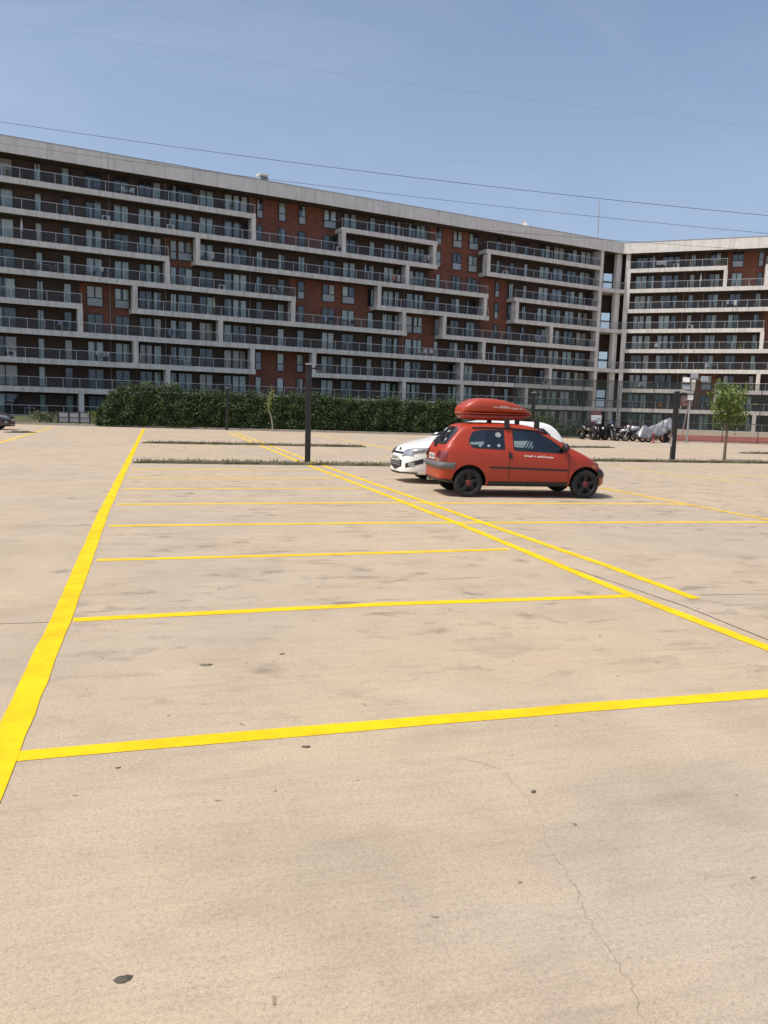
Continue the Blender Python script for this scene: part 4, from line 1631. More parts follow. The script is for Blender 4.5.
    def end(s, name, cols, mat, dx=1, off=.005, parent=None, nz=8, sub=4):
        """sheet on the rear (dx=1) or front (dx=-1). cols: (y, z low, z high)"""
        st = []
        for a, b in zip(cols, cols[1:]):
            st += [tuple(lerp(a[q], b[q], i / sub) for q in range(3)) for i in range(sub)]
        st.append(cols[-1])
        V, Fc = [], []
        for y, a, b in st:
            for j in range(nz + 1):
                z = lerp(a, b, j / nz)
                p, nm = s.hit((-dx * 4, y, z), (dx, 0, 0))
                zz = z
                while p is None and zz > .3:
                    zz -= .02
                    p, nm = s.hit((-dx * 4, y, zz), (dx, 0, 0))
                V.append(p + Vector((-dx, 0, .3)).normalized() * off)
        for i in range(len(st) - 1):
            for j in range(nz):
                k = i * (nz + 1) + j
                q = (k, k + 1, k + nz + 2, k + nz + 1)
                Fc.append(q if dx > 0 else q[::-1])
        return MB().add(V, Fc, 0, True).build(name, mat, parent or s.root)

    def wheel(s, ax, sd, style):
        sp = s.sp
        r, w = sp['rw'], .165
        out = sp['half'] - .025
        # local z of the wheel points outwards
        m_ = Matrix.Translation((ax, sd * (out - w / 2), r)) @ Matrix.Rotation(-sd * math.pi / 2, 4, 'X')
        t = MB().lathe([(r * .66, -w / 2), (r * .90, -w / 2), (r * .985, -w * .40), (r, 0), (r * .985, w * .40), (r * .90, w / 2), (r * .72, w * .49), (r * .66, w * .44), (r * .64, 0)], 36, 0, m_, True).build('wheel', MT['rubber'], s.root)
        rim = MB()
        rim.lathe([(r * .67, w * .43), (r * .63, w * .44), (r * .60, w * .30), (r * .60, -w * .4)], 32, 0, m_)
        rim.lathe([(.001, -w * .1), (r * .6, -w * .1)], 24, 1, m_)
        n = style['spokes']
        for i in range(n):
            a = i * 2 * math.pi / n + .3
            ca, sa = math.cos(a), math.sin(a)
            for q in (-1, 1):
                rim.tube(m_ @ Vector((ca * r * .12 - sa * q * r * .08, sa * r * .12 + ca * q * r * .08, w * .36)), m_ @ Vector((ca * r * .62 - sa * q * r * .05, sa * r * .62 + ca * q * r * .05, w * .40)), r * .065, r * .055, 6)
        rim.build('rim', [style['rim'], MT['black_plastic']], t)
        MB().lathe([(.001, w * .50), (r * style['hub'] * .8, w * .49), (r * style['hub'], w * .42), (r * style['hub'], w * .2)], 10, 0, m_).build('hub_cap', style['cap'], t)
        return t


def script_marks(host, x0, x1, z, h, y, sd, mat, name, seed, slope=0.0, surf=None):
    """tiny flowing lettering too small to read: a run of letter-like strokes"""
    r_ = random.Random(seed)
    o = MB()
    x = x0
    while x < x1:
        w = h * r_.uniform(.45, .75)
        lh = h * (1.0 if r_.random() < .25 else .62)
        zz = z + slope * (x - x0)
        for (ax, az, bx, bz) in ((0, 0, .15, lh), (.15, lh, w * .7, lh * .9), (w * .7, lh * .9, w * .75, 0.0)) if r_.random() < .5 else ((0, lh * .5, w * .5, lh), (w * .5, lh, w * .8, lh * .4), (w * .8, lh * .4, .3 * w, 0.0)):
            ax = min(ax, w); bx = min(bx, w)
            P, Q = Vector((x + ax, 0, zz + az)), Vector((x + bx, 0, zz + bz))
            d = (Q - P)
            if d.length < 1e-4:
                continue
            d.normalize()
            nr = Vector((-d.z, 0, d.x)) * h * .11
            vs = [P - nr, Q - nr, Q + nr, P + nr]
            for v in vs:
                v.y = surf(v.x, v.z) if surf else y
            o.add(vs, [(0, 1, 2, 3)])
        x += w * 1.22 + (h * .5 if r_.random() < .12 else 0)
    return o.build(name, mat, host)


# --- the red three-door hatchback with the roof box
red = car_paint('faded_red_car_paint', (.365, .036, .012), .42, .12, .0)
RW_X = [(.0, .0)]
red_spec = dict(
    paint=red, half=.80, axles=(-1.1735, 1.1735), arch=.335, rw=.277, tumble=.40,
    top=[(-1.73, .62), (-1.72, .80), (-1.66, .95), (-1.54, 1.10), (-1.38, 1.29), (-1.29, 1.37), (-1.15, 1.405), (-.8, 1.425), (-.3, 1.43), (.05, 1.405), (.28, 1.35), (.50, 1.23), (.72, 1.09), (.90, .995), (1.1, .912), (1.32, .805), (1.50, .69), (1.62, .575), (1.70, .45)],
    width=[(-1.73, .55), (-1.715, .655), (-1.68, .725), (-1.58, .77), (-1.25, .79), (-.6, .80), (.6, .80), (1.1, .785), (1.35, .735), (1.52, .65), (1.63, .54), (1.70, .42)],
    sill=[(-1.73, .30), (-1.5, .24), (-1.1, .20), (1.1, .20), (1.5, .18), (1.7, .24)],
    belt=[(-1.6, .96), (-.4, .925), (.7, .87), (1.2, .82)],
    stations=[-1.73, -1.724, -1.708, -1.68, -1.60, -1.48, -1.38, -1.28, -1.15, -.95, -.7, -.4, -.1, .15, .3, .45, .6, .75, .88, 1.0, 1.15, 1.3, 1.42, 1.53, 1.62, 1.68, 1.70],
    through=[[(-1.17, 1.02, 1.11), (-1.13, .965, 1.20), (-1.06, .95, 1.25), (-.93, .945, 1.275), (-.50, .93, 1.29), (-.475, .94, 1.285)],
             [(-.30, .93, 1.285), (-.28, .92, 1.292), (.05, .905, 1.285), (.22, .90, 1.245), (.40, .89, 1.155), (.56, .882, 1.055), (.70, .875, .945)]],
)
yaw = R(9.3)
rc = gp(468, 497.3)
ux, uy = Vector((math.cos(yaw), math.sin(yaw), 0)), Vector((-math.sin(yaw), math.cos(yaw), 0))
CS = 1.045
P = Vector((rc.x, rc.y, 0)) + ux * 1.1735 * CS + uy * .76 * CS
car = Car('parked_car', 'red three-door hatchback with a red roof box, parked across the stalls', 'cars in the car park', P, yaw, red_spec)
car.root.scale = (CS, CS, CS)
style = dict(spokes=5, rim=MT['black_metal'], hub=.24, cap=plain('red_hub_cap', (.16, .02, .022), .5))
for ax in red_spec['axles']:
    for sd in (-1, 1):
        car.wheel(ax, sd, style)
for sd in (-1, 1):
    for w in red_spec['through']:
        car.side('side_window', w, MT['car_glass'], sd, .001)
        edge_lo = [(x, a - .012, a + .010) for x, a, b in w]
        edge_hi = [(x, b - .010, b + .012) for x, a, b in w]
        car.side('window_seal', edge_lo, MT['black_plastic'], sd, .004, nz=1)
        car.side('window_seal', edge_hi, MT['black_plastic'], sd, .004, nz=1)
        car.side('window_seal', [(w[0][0] - .012, w[0][1], w[0][2]), (w[0][0] + .008, w[0][1], w[0][2])], MT['black_plastic'], sd, .004, nz=3)
    car.side('rubbing_strip', [(-.78, .565, .60), (0, .55, .585), (.78, .53, .565)], MT['black_plastic'], sd, .012, nz=2)
    car.side('sill_trim', [(-.80, .225, .315), (0, .225, .32), (.80, .225, .32)], MT['black_plastic'], sd, .008, nz=3)
    dr = car.side('door_gap', [(-.405, .33, .93), (-.392, .33, .93)], MT['black_plastic'], sd, .003, nz=8, sub=1)
    car.side('door_gap', [(.80, .335, .86), (.812, .34, .86)], MT['black_plastic'], sd, .003, nz=8, sub=1)
    car.side('door_handle', [(-.40, .76, .86), (-.345, .75, .87)], MT['black_plastic'], sd, .018, nz=3)
    p, _ = car.hit((.66, sd * 3, .93), (0, -sd, 0))
    m_ = MB()
    m_.lathe([(.005, -.05), (.06, -.045), (.085, -.01), (.085, .03), (.06, .05), (.005, .052)], 14, 0, Matrix.Translation((.70, sd * (abs(p.y) + .11), .985)) @ Matrix.Rotation(R(90), 4, 'Y') @ Matrix.Scale(1.25, 4, (0, 1, 0)))
    m_.tube((.72, sd * (abs(p.y) - .03), .93), (.70, sd * (abs(p.y) + .08), .965), .025, n=6)
    m_.build('wing_mirror', MT['black_plastic'], car.root)
    car.side('front_indicator', [(1.30, .60, .66), (1.40, .60, .65)], plain('amber_lens', (.5, .16, .02), .2), sd, .006, nz=2)
# rear
car.end('rear_window', [(-.58, 1.03, 1.16), (-.54, 1.0, 1.26), (-.40, .99, 1.315), (0, .985, 1.33), (.40, .99, 1.315), (.54, 1.0, 1.26), (.58, 1.03, 1.16)], MT['car_glass_dark'], 1, .006)
st = MB()
for (y, z, w, h) in ((-.35, 1.06, .10, .05), (-.10, 1.22, .16, .035), (.33, 1.24, .10, .06), (.42, 1.06, .06, .08)):
    p, _ = car.hit((-4, y, z), (1, 0, 0))
    q, _ = car.hit((-4, y, z + h), (1, 0, 0))
    st.add([(p.x - .012, y - w / 2, z), (p.x - .012, y + w / 2, z), (q.x - .012, y + w / 2, z + h), (q.x - .012, y - w / 2, z + h)], [(0, 3, 2, 1)])
st.build('rear_sticker', MT['sticker'], car.root)
p0, _ = car.hit((-4, .05, .965), (1, 0, 0))
p1, _ = car.hit((-4, .40, 1.10), (1, 0, 0))
MB().tube(p0 + Vector((-.03, 0, 0)), p1 + Vector((-.02, 0, 0)), .014, .009, 6).box(p0.x - .045, p0.x + .01, .0, .10, .93, .985).build('rear_wiper', MT['black_plastic'], car.root)
for sd in (-1, 1):
    car.wrap('tail_lamp', (180 - 8.5 * -sd, 180 - 16.0 * -sd), .66, .865, MT['lamp_red'], 1.0, .010, nz=6, na=8, bulge=.015)
bump = car.wrap('rear_bumper_strip', (180 - 21.5, 180 + 21.5), .545, .66, MT['car_plastic'], .55, .018, nz=5, na=40, bulge=.03)
car.wrap('rear_bumper_lower', (180 - 20, 180 + 20), .255, .335, MT['black_plastic'], .55, .012, nz=3, na=30)
car.wrap('front_bumper_strip', (-46, 46), .40, .565, MT['black_plastic'], .75, .012, nz=5, na=40, bulge=.02)
px_, _ = car.hit((-4, .2, .74), (1, 0, 0))
pl = MB().box(px_.x - .022, px_.x - .006, -.24, .24, .69, .80).build('number_plate', MT['plate'], car.root)
gl_ = MB()
for y in (-.19, -.12, -.03, .03, .10, .17):
    gl_.box(px_.x - .0245, px_.x - .0222, y - .016, y + .016, .715, .78)
gl_.build('plate_characters', MT['black_plastic'], pl)
script_marks(car.root, -.29, -.05, .69, .05, 0, 1, MT['chrome'], 'rear_badge', 5) if False else None
# windscreen and lamps at the front
V = [(-.60, .97), (-.3, .985), (0, .99), (.3, .985), (.60, .97)]
car.end('windscreen', [(-.62, 1.0, 1.05), (-.55, 1.01, 1.18), (-.45, 1.02, 1.27), (-.25, 1.02, 1.315), (0, 1.02, 1.325), (.25, 1.02, 1.315), (.45, 1.02, 1.27), (.55, 1.01, 1.18), (.62, 1.0, 1.05)], MT['car_glass_dark'], -1, .006)
for sd in (-1, 1):
    car.wrap('headlamp', (sd * 18, sd * 36), .635, .745, MT['lamp_clear'], .75, .010, nz=5, na=8, bulge=.02)
MB().box(-.02, .02, -.2, .2, 0, .09).build('front_plate', MT['plate'], car.root, (1.725, 0, .42))
# roof gutters, bars and box
for sd in (-1, 1):
    V = []
    for x in [i * .1 for i in range(-11, 5)]:
        p, _ = car.hit((x, sd * .585, 3), (0, 0, -1))
        V.append(p + Vector((0, 0, .012)))
    MB().path(V, .016, 6).build('roof_gutter', MT['black_plastic'], car.root)
for x in (-.42, .18):
    b_ = MB().tube((x, -.60, 1.485), (x, .60, 1.485), .022, n=8)
    for sd in (-1, 1):
        b_.box(x - .045, x + .045, sd * .60 - .03, sd * .60 + .03, 1.335, 1.50)
    b_.build('roof_bar', MT['black_metal'], car.root)


def roof_box(parent, x0, x1, y0, y1, z0):
    L_ = x1 - x0
    cy = (y0 + y1) / 2
    hw = (y1 - y0) / 2

    def loft(st, name, mat, host):
        V, Fc = [], []
        n = 16
        for (s_, w, lo, hi, e) in st:
            for j in range(n):
                a = 2 * math.pi * j / n
                c, s2 = math.cos(a), math.sin(a)
                yy = math.copysign(abs(c) ** e, c) * w
                zz = math.copysign(abs(s2) ** e, s2)
                V.append((x0 + s_ * L_, cy + yy * hw, z0 + lerp(lo, hi, (zz + 1) / 2)))
        for i in range(len(st) - 1):
            for j in range(n):
                k = (j + 1) % n
                Fc.append((i * n + j, i * n + k, (i + 1) * n + k, (i + 1) * n + j))
        Fc.append(tuple(range(n))[::-1])
        e0 = (len(st) - 1) * n
        Fc.append(tuple(range(e0, e0 + n)))
        o = MB().add(V, Fc, 0, True).build(name, mat, host)
        b2 = bmesh.new()
        b2.from_mesh(o.data)
        bmesh.ops.recalc_face_normals(b2, faces=b2.faces)
        b2.to_mesh(o.data)
        b2.free()
        return o

    paint = plain('satin_red_box_plastic', (.39, .047, .016), .36, var=.08, vscale=2, coat=.2)
    lid = loft([(0, .50, .07, .10, .5), (.006, .72, .055, .14, .5), (.03, .86, .05, .20, .5), (.10, .93, .05, .275, .5), (.17, .96, .05, .33, .5), (.26, .97, .05, .35, .5), (.42, .97, .05, .345, .5), (.58, .95, .05, .315, .5), (.72, .90, .05, .26, .5), (.85, .78, .05, .18, .5), (.94, .58, .05, .12, .5), (.985, .34, .05, .08, .6), (1, .20, .055, .07, .7)], 'roof_box', paint, parent)
    loft([(.015, .70, -.005, .045, .5), (.06, .90, -.06, .045, .5), (.25, .97, -.085, .045, .5), (.6, .95, -.085, .045, .5), (.85, .78, -.05, .045, .5), (.975, .36, .0, .045, .6)], 'box_base', plain('darker_red_box_base', (.28, .035, .018), .45, var=.1), lid)
    loft([(-.002, .66, .040, .056, .5), (.03, .885, .040, .056, .5), (.17, .985, .040, .056, .5), (.58, .975, .040, .056, .5), (.85, .80, .040, .056, .5), (.985, .36, .04, .056, .6), (1.002, .22, .042, .056, .7)], 'box_rim', plain('light_red_box_rim', (.55, .12, .06), .4), lid)
    # lettering on the flank that faces the photographer
    me = lid.data
    bv = BVHTree.FromPolygons([v.co.copy() for v in me.vertices], [tuple(p.vertices) for p in me.polygons])

    def surf(x, z):
        h = bv.ray_cast(Vector((x, -3, z)), Vector((0, 1, 0)))
        return (h[0].y if h[0] else cy - hw) - .004

    c = x0 + L_ * .40
    script_marks(lid, c, c + .13, z0 + .165, .03, 0, -1, MT['decal'], 'lettering', 3, -.02, surf)
    script_marks(lid, c + .14, c + .34, z0 + .158, .05, 0, -1, MT['decal'], 'lettering', 4, -.03, surf)
    script_marks(lid, c + .36, c + .60, z0 + .15, .03, 0, -1, MT['decal'], 'lettering', 8, -.03, surf)


roof_box(car.root, -1.25, .24, -.44, .40, 1.55)
script_marks(car.root, -.10, .47, .80, .046, 0, -1, MT['decal'], 'door_lettering', 12, -.045, lambda x, z: (lambda h: (h.y if h else -.8) - .004)(car.hit((x, -3, z), (0, 1, 0))[0]))
# stickers in the rear side window
for (x, z, r_) in ((-.60, 1.20, .06), (-.97, .985, .026), (-.80, .99, .032), (-.60, 1.0, .036)):
    p, nm = car.hit((x, -3, z), (0, 1, 0))
    k = 10
    sk = MB()
    vs = []
    for i in range(k):
        a = 2 * math.pi * i / k
        q, _ = car.hit((x + r_ * math.cos(a), -3, z + r_ * .8 * math.sin(a)), (0, 1, 0))
        vs.append((q.x, q.y - .006, q.z))
    sk.add(vs, [tuple(range(k))])
    sk.build('window_sticker', MT['sticker'], car.root)
# cabin: seats, steering wheel, dashboard
for y in (-.34, .34):
    s_ = MB()
    s_.path([(-.30, y, .55), (-.40, y, .85), (-.44, y, 1.03)], [.19, .17, .12], 10)
    s_.tube((-.45, y, 1.06), (-.46, y, 1.20), .07, .06, 8)
    s_.build('front_seat', MT['cabin'], car.root)
sw = Matrix.Translation((.36, .34, .95)) @ Matrix.Rotation(R(-62), 4, 'Y')
MB().lathe([(.165, 0), (.18, .012), (.195, 0), (.18, -.012)], 24, 0, sw, True).tube(sw @ Vector((-.17, 0, 0)), sw @ Vector((.17, 0, 0)), .016).build('steering_wheel', MT['black_plastic'], car.root)
MB().path([(.62, -.62, .88), (.58, -.2, .91), (.58, .3, .93), (.62, .62, .88)], [.07, .08, .10, .07], 8).build('dashboard', MT['cabin'], car.root)
# exhaust, rear underside, tow eye
MB().tube((-1.74, .35, .26), (-1.45, .35, .27), .03).build('exhaust', MT['galv'], car.root)

# --- white hatchback, nose towards the open stalls
white = car_paint('white_car_paint', (.84, .84, .81), .3, .4, .0)
hb_top = [(-1.80, .62), (-1.79, .82), (-1.74, 1.02), (-1.63, 1.25), (-1.48, 1.40), (-1.30, 1.455), (-.9, 1.485), (-.3, 1.495), (.1, 1.47), (.45, 1.39), (.85, 1.20), (1.15, 1.045), (1.4, .985), (1.7, .92), (1.95, .84), (2.10, .74), (2.17, .62), (2.20, .50)]
hb_width = [(-1.80, .62), (-1.74, .74), (-1.6, .80), (-1.2, .845), (0, .855), (1.2, .845), (1.6, .815), (1.85, .76), (2.03, .67), (2.14, .54), (2.20, .40)]
hb = dict(half=.85, axles=(-1.2625, 1.2625), arch=.36, rw=.305, tumble=.42, top=hb_top, width=hb_width,
          sill=[(-1.8, .32), (-1.5, .24), (-1.1, .20), (1.2, .20), (1.7, .18), (2.2, .20)],
          belt=[(-1.7, 1.03), (-.4, .98), (1.0, .90), (1.6, .84)],
          stations=[-1.80, -1.785, -1.74, -1.66, -1.56, -1.45, -1.30, -1.1, -.8, -.4, 0, .3, .6, .9, 1.1, 1.25, 1.45, 1.65, 1.82, 1.95, 2.05, 2.13, 2.18, 2.20])


def hatchback(label, paint, P, rz, spokes=5, front=True):
    sp = dict(hb)
    sp['paint'] = paint
    c = Car('parked_car', label, 'cars in the car park', P, rz, sp)
    stl = dict(spokes=spokes, rim=MT['galv'], hub=.2, cap=MT['grey_metal'])
    for ax in sp['axles']:
        for sd in (-1, 1):
            c.wheel(ax, sd, stl)
    for sd in (-1, 1):
        c.side('side_window', [(-1.35, 1.05, 1.16), (-1.20, 1.03, 1.30), (-.6, 1.015, 1.36), (-.02, 1.0, 1.365)], MT['car_glass_dark'], sd, .004)
        c.side('side_window', [(.06, 1.0, 1.36), (.35, .985, 1.31), (.65, .97, 1.19), (.98, .95, 1.01)], MT['car_glass_dark'], sd, .004)
        c.side('door_gap', [(.02, .33, 1.0), (.034, .33, 1.0)], MT['black_plastic'], sd, .003, nz=8, sub=1)
        c.side('door_gap', [(1.0, .36, .93), (1.014, .36, .93)], MT['black_plastic'], sd, .003, nz=8, sub=1)
        c.side('door_handle', [(.10, .84, .87), (.30, .84, .87)], paint, sd, .02, nz=2)
        c.side('sill_trim', [(-.85, .225, .28), (.85, .225, .28)], MT['black_plastic'], sd, .006, nz=2)
        MB().lathe([(.005, -.06), (.07, -.05), (.10, 0), (.08, .05), (.005, .06)], 14, 0, Matrix.Translation((.86, sd * .96, 1.03)) @ Matrix.Rotation(R(90), 4, 'Y') @ Matrix.Scale(1.3, 4, (0, 1, 0))).tube((.88, sd * .80, .97), (.86, sd * .9, 1.0), .03, n=6).build('wing_mirror', paint, c.root)
        # swept headlamps, fog recess
        c.wrap('headlamp', (sd * 21, sd * 55), lambda t: lerp(.60, .755, t), lambda t: lerp(.745, .865, t ** .7) - .05 * t * t, MT['lamp_clear'], 1.05, .008, nz=6, na=14, bulge=.02)
        c.wrap('headlamp_surround', (sd * 19, sd * 21), .60, .745, MT['black_plastic'], 1.05, .009, nz=3, na=3)
        c.wrap('daytime_reflector', (sd * 25, sd * 36), .655, .76, MT['chrome'], 1.05, .024, nz=3, na=5)
        c.wrap('fog_lamp_recess', (sd * 27, sd * 47), lambda t: lerp(.35, .47, t), lambda t: lerp(.45, .575, t), MT['black_plastic'], 1.05, .006, nz=4, na=10)
        c.wrap('fog_lamp', (sd * 31, sd * 38), .40, .48, MT['lamp_clear'], 1.05, .012, nz=3, na=5)
        c.wrap('tail_lamp', (180 + sd * 12, 180 + sd * 24), .80, 1.0, MT['lamp_red'], .6, .008, nz=4, na=8, bulge=.015)
    c.wrap('upper_grille', (-20, 20), .655, .70, MT['black_plastic'], 1.05, .008, nz=3, na=16)
    gr = c.wrap('lower_grille', (-21, 21), lambda t: .28 + .10 * abs(2 * t - 1), .525, MT['black_plastic'], 1.05, .006, nz=4, na=16)
    for z in (.40, .44, .48):
        c.wrap('grille_bar', (-18, 18), z, z + .012, MT['grey_metal'], 1.05, .010, parent=gr, nz=1, na=16)
    c.wrap('front_lip', (-40, 40), .205, .255, MT['black_plastic'], 1.05, .010, nz=2, na=24)
    p, _ = c.hit((4, 0, .54), (-1, 0, 0))
    pl = MB().box(p.x + .004, p.x + .022, -.26, .26, .505, .615).build('number_plate', MT['plate'], c.root)
    ch = MB()
    for y in (-.2, -.13, -.04, .03, .1, .18):
        ch.box(p.x + .0222, p.x + .0245, y - .02, y + .02, .525, .595)
    ch.build('plate_characters', MT['black_plastic'], pl)
    p, _ = c.hit((4, 0, .745), (-1, 0, 0))
    MB().lathe([(.001, 0), (.05, .004), (.055, 0), (.05, -.004)], 16, 0, Matrix.Translation(p + Vector((.012, 0, 0))) @ Matrix.Rotation(R(75), 4, 'Y') @ Matrix.Scale(1.4, 4, (0, 1, 0))).build('badge', MT['chrome'], c.root)
    c.end('windscreen', [(-.68, 1.05, 1.12), (-.60, 1.05, 1.27), (-.5, 1.055, 1.36), (-.3, 1.065, 1.395), (0, 1.075, 1.405), (.3, 1.065, 1.395), (.5, 1.055, 1.36), (.60, 1.05, 1.27), (.68, 1.05, 1.12)], MT['car_glass_dark'], -1, .006)
    c.end('rear_window', [(y, 1.09, 1.36 - abs(y) * .12) for y in (-.6, -.3, 0, .3, .6)], MT['car_glass_dark'], 1, .006)
    wp = MB()
    for y0 in (-.5, .1):
        a, _ = c.hit((4, y0, 1.065), (-1, 0, 0))
        b, _ = c.hit((4, y0 + .5, 1.085), (-1, 0, 0))
        wp.tube(a + Vector((.03, 0, .01)), b + Vector((.03, 0, .02)), .012, n=5)
    wp.build('wiper', MT['black_plastic'], c.root)
    return c


wyaw = R(180 + 16)
f = gp(391.5, 481.3)
wx = Vector((math.cos(wyaw), math.sin(wyaw), 0))
hatchback('white hatchback with swept headlights, half hidden behind the red car', white, Vector((f.x, f.y, 0)) - wx * 2.2 + Vector((.15, .10, 0)), wyaw).root.scale = (1.035,) * 3

# --- dark car whose end just shows at the edge
dk = car_paint('dark_aubergine_car_paint', (.045, .02, .03), .25, .8, .04)
e = ground_at(6.5, 44.5)
hatchback('dark purple car with only its nose in view at the photo edge', dk, e + Vector((-2.2, .5, 0)), R(8))

# ------------------------------------------------------------------ overhead wires
def wire(label, pts, Y, r):
    """cable hanging in the vertical plane at distance Y through three surveyed points"""
    p = [at_depth(x, y, Y) for x, y in pts]
    (x0, z0), (x1, z1), (x2, z2) = [(q.x, q.z) for q in p]

    def z(x):
        return z0 * (x - x1) * (x - x2) / ((x0 - x1) * (x0 - x2)) + z1 * (x - x0) * (x - x2) / ((x1 - x0) * (x1 - x2)) + z2 * (x - x0) * (x - x1) / ((x2 - x0) * (x2 - x1))

    V = [(x, Y, z(x)) for x in [lerp(x0 - 14, x2 + 14, i / 60) for i in range(61)]]
    tag(MB().path(V, r, 6).build('overhead_wire', MT['black_metal']), label, 'wire', 'overhead wires')


wire('dark overhead wire highest above the roof of the shaded block', [(0, 121.8), (384, 173.8), (768, 215.6)], 46, .012)
wire('dark overhead wire that passes just over the roof line', [(0, 143.2), (384, 193.2), (768, 233.5)], 47, .010)
wire('faint thin wire high in the sky, above all the others', [(0, 20), (384, 80), (768, 128)], 60, .0028)
wire('thin wire crossing the bright roof edge of the sunlit block', [(560, 236), (660, 243.5), (768, 251)], 49, .009)

# ------------------------------------------------------------------ things left out on the balconies
def on_balcony(F_, x, k, d=.62):
    t = tl(x, k, d) if F_ is FL else tr(x, k, d)
    return fpt(F_, t, d, ZS[k] + ST + .002)


ORD = [None, 'top', 'second', 'third', 'fourth', 'fifth', 'sixth', 'seventh', 'eighth', 'lowest']


def patio_chair(P, rz, label, mat):
    o = thing('patio_chair', label, 'chair', P, rz, 'chairs on the balconies')
    MB().box(-.24, .24, -.24, .24, .42, .46).build('seat', mat, o)
    MB().box(-.24, .24, .20, .245, .465, .95).build('backrest', mat, o)
    for sx in (-.21, .21):
        for sy in (-.21, .21):
            MB().tube((sx, sy, 0), (sx, sy, .418), .022, n=6).build('leg', mat, o)
    for s in (-.25, .25):
        MB().box(s - .025, s + .025, -.22, .20, .64, .67).box(s - .02, s + .02, -.22, -.18, .462, .638).build('armrest', mat, o)


def patio_table(P, rz, label, mat):
    o = thing('patio_table', label, 'table', P, rz, 'tables on the balconies')
    MB().box(-.55, .55, -.38, .38, .70, .74).build('table_top', mat, o)
    for sx in (-.48, .48):
        for sy in (-.31, .31):
            MB().tube((sx, sy, 0), (sx, sy, .698), .025, n=6).build('leg', MT['grey_metal'], o)


def ac_unit(P, rz, label):
    o = thing('air_conditioner', label, 'air conditioner', P, rz, 'air conditioner units on the balconies')
    MB().box(-.42, .42, -.15, .15, .06, .66).build('casing', MT['white_plastic'], o)
    MB().lathe([(.02, 0), (.22, 0), (.235, .012), (.22, .02)], 20, 0, Matrix.Translation((-.1, -.152, .36)) @ Matrix.Rotation(R(90), 4, 'X')).build('fan_grille', MT['anthracite'], o)
    for s in (-.3, .3):
        MB().box(s - .04, s + .04, -.16, .16, 0, .058).build('foot', MT['grey_metal'], o)


def drying_rack(P, rz, label, cols):
    o = thing('drying_rack', label, 'drying rack', P, rz, 'drying racks on the balconies')
    f_ = MB()
    for s in (-.75, .75):
        f_.tube((s, -.28, 0), (s, .28, 1.05), .014, n=5).tube((s, .28, 0), (s, -.28, 1.05), .014, n=5)
    for y in (-.28, -.1, .1, .28):
        f_.tube((-.75, y, 1.05), (.75, y, 1.05), .008, n=5)
    f_.build('frame', MT['white_metal'], o)
    x = -.68
    i = 0
    while x < .6:
        w = rnd.uniform(.22, .42)
        y = rnd.choice((-.29, -.11, .09))
        h_ = rnd.uniform(.4, .75)
        V, n = [], 6
        for q in range(n + 1):
            xx = x + w * q / n
            yy = y + .02 * math.sin(q * 1.9 + i)
            V += [(xx, yy - .012, 1.06), (xx, yy - .02, 1.06 - h_)]
        c = MB().add(V, [(2 * q, 2 * q + 1, 2 * q + 3, 2 * q + 2) for q in range(n)]).build('garment', cols[i % len(cols)], o)
        x += w + .03
        i += 1


def planter(P, rz, label):
    o = thing('potted_plant', label, 'plant', P, rz, 'potted plants on the balconies')
    MB().lathe([(.001, 0), (.14, 0), (.19, .32), (.20, .34), (.17, .33), (.001, .30)], 14).build('pot', plain('terracotta', (.34, .15, .09), .8) if 'terracotta' not in bpy.data.materials else bpy.data.materials['terracotta'], o)
    l_ = MB()
    for i in range(120):
        leaf(l_, Vector((rnd.gauss(0, .16), rnd.gauss(0, .16), .55 + rnd.gauss(0, .17))), .13)
    l_.build('foliage', MT['leaf_tree'], o)


cl_w = plain('white_linen', (.72, .72, .74), .9)
cl_b = plain('pale_blue_cloth', (.30, .38, .52), .9)
cl_p = plain('lilac_cloth', (.42, .36, .52), .9)
cl_d = plain('navy_cloth', (.04, .05, .12), .9)
cl_o = plain('orange_cloth', (.50, .20, .08), .9)
tan = plain('wicker_tan', (.28, .20, .13), .8)
darkw = plain('dark_wicker', (.07, .06, .055), .8)
L = FL['rz']
RR = FR['rz']
patio_chair(on_balcony(FL, 124, 1), L + .3, 'white plastic chair nearest the photo edge on the top balcony', MT['white_plastic'])
patio_chair(on_balcony(FL, 132, 1), L - .4, 'white plastic chair on the top balcony, beside another white chair', MT['white_plastic'])
ac_unit(on_balcony(FL, 106, 2, 1.0), L, 'white air conditioner unit on the second balcony from the roof, long left stretch')
ac_unit(on_balcony(FL, 170.5, 2, 1.0), L, 'white air conditioner unit on the second balcony, above the first recessed window bay')
patio_table(on_balcony(FL, 45, 4), L, 'grey table on the fourth balcony down, between two wicker chairs', MT['galv'])
patio_chair(on_balcony(FL, 38, 4), L + 1.4, 'tan wicker chair at the left of the grey table, fourth balcony down', tan)
patio_chair(on_balcony(FL, 53, 4), L - 1.4, 'tan wicker chair at the right of the grey table, fourth balcony down', tan)
drying_rack(on_balcony(FL, 94, 4), L, 'drying rack with pale blue washing on the fourth balcony down', [cl_b, cl_w, cl_b])
drying_rack(on_balcony(FL, 102, 7), L, 'drying rack hung with white sheets on the seventh balcony down', [cl_w, cl_w, cl_b])
patio_chair(on_balcony(FL, 158, 3), L + .2, 'pale chair near the right end of the third balcony stretch', MT['galv'])
patio_table(on_balcony(FL, 30, 9), L, 'white table on the ground floor terrace behind the low gate', MT['white_plastic'])
ac_unit(on_balcony(FL, 12, 7, 1.0), L, 'white air conditioner unit on the seventh balcony by the photo edge')
drying_rack(on_balcony(FL, 327, 5), L, 'drying rack with navy washing under the bare brick bay', [cl_d, cl_b, cl_d])
patio_table(on_balcony(FL, 346, 5), L, 'dark wicker table on the fifth balcony under the bare brick bay', darkw)
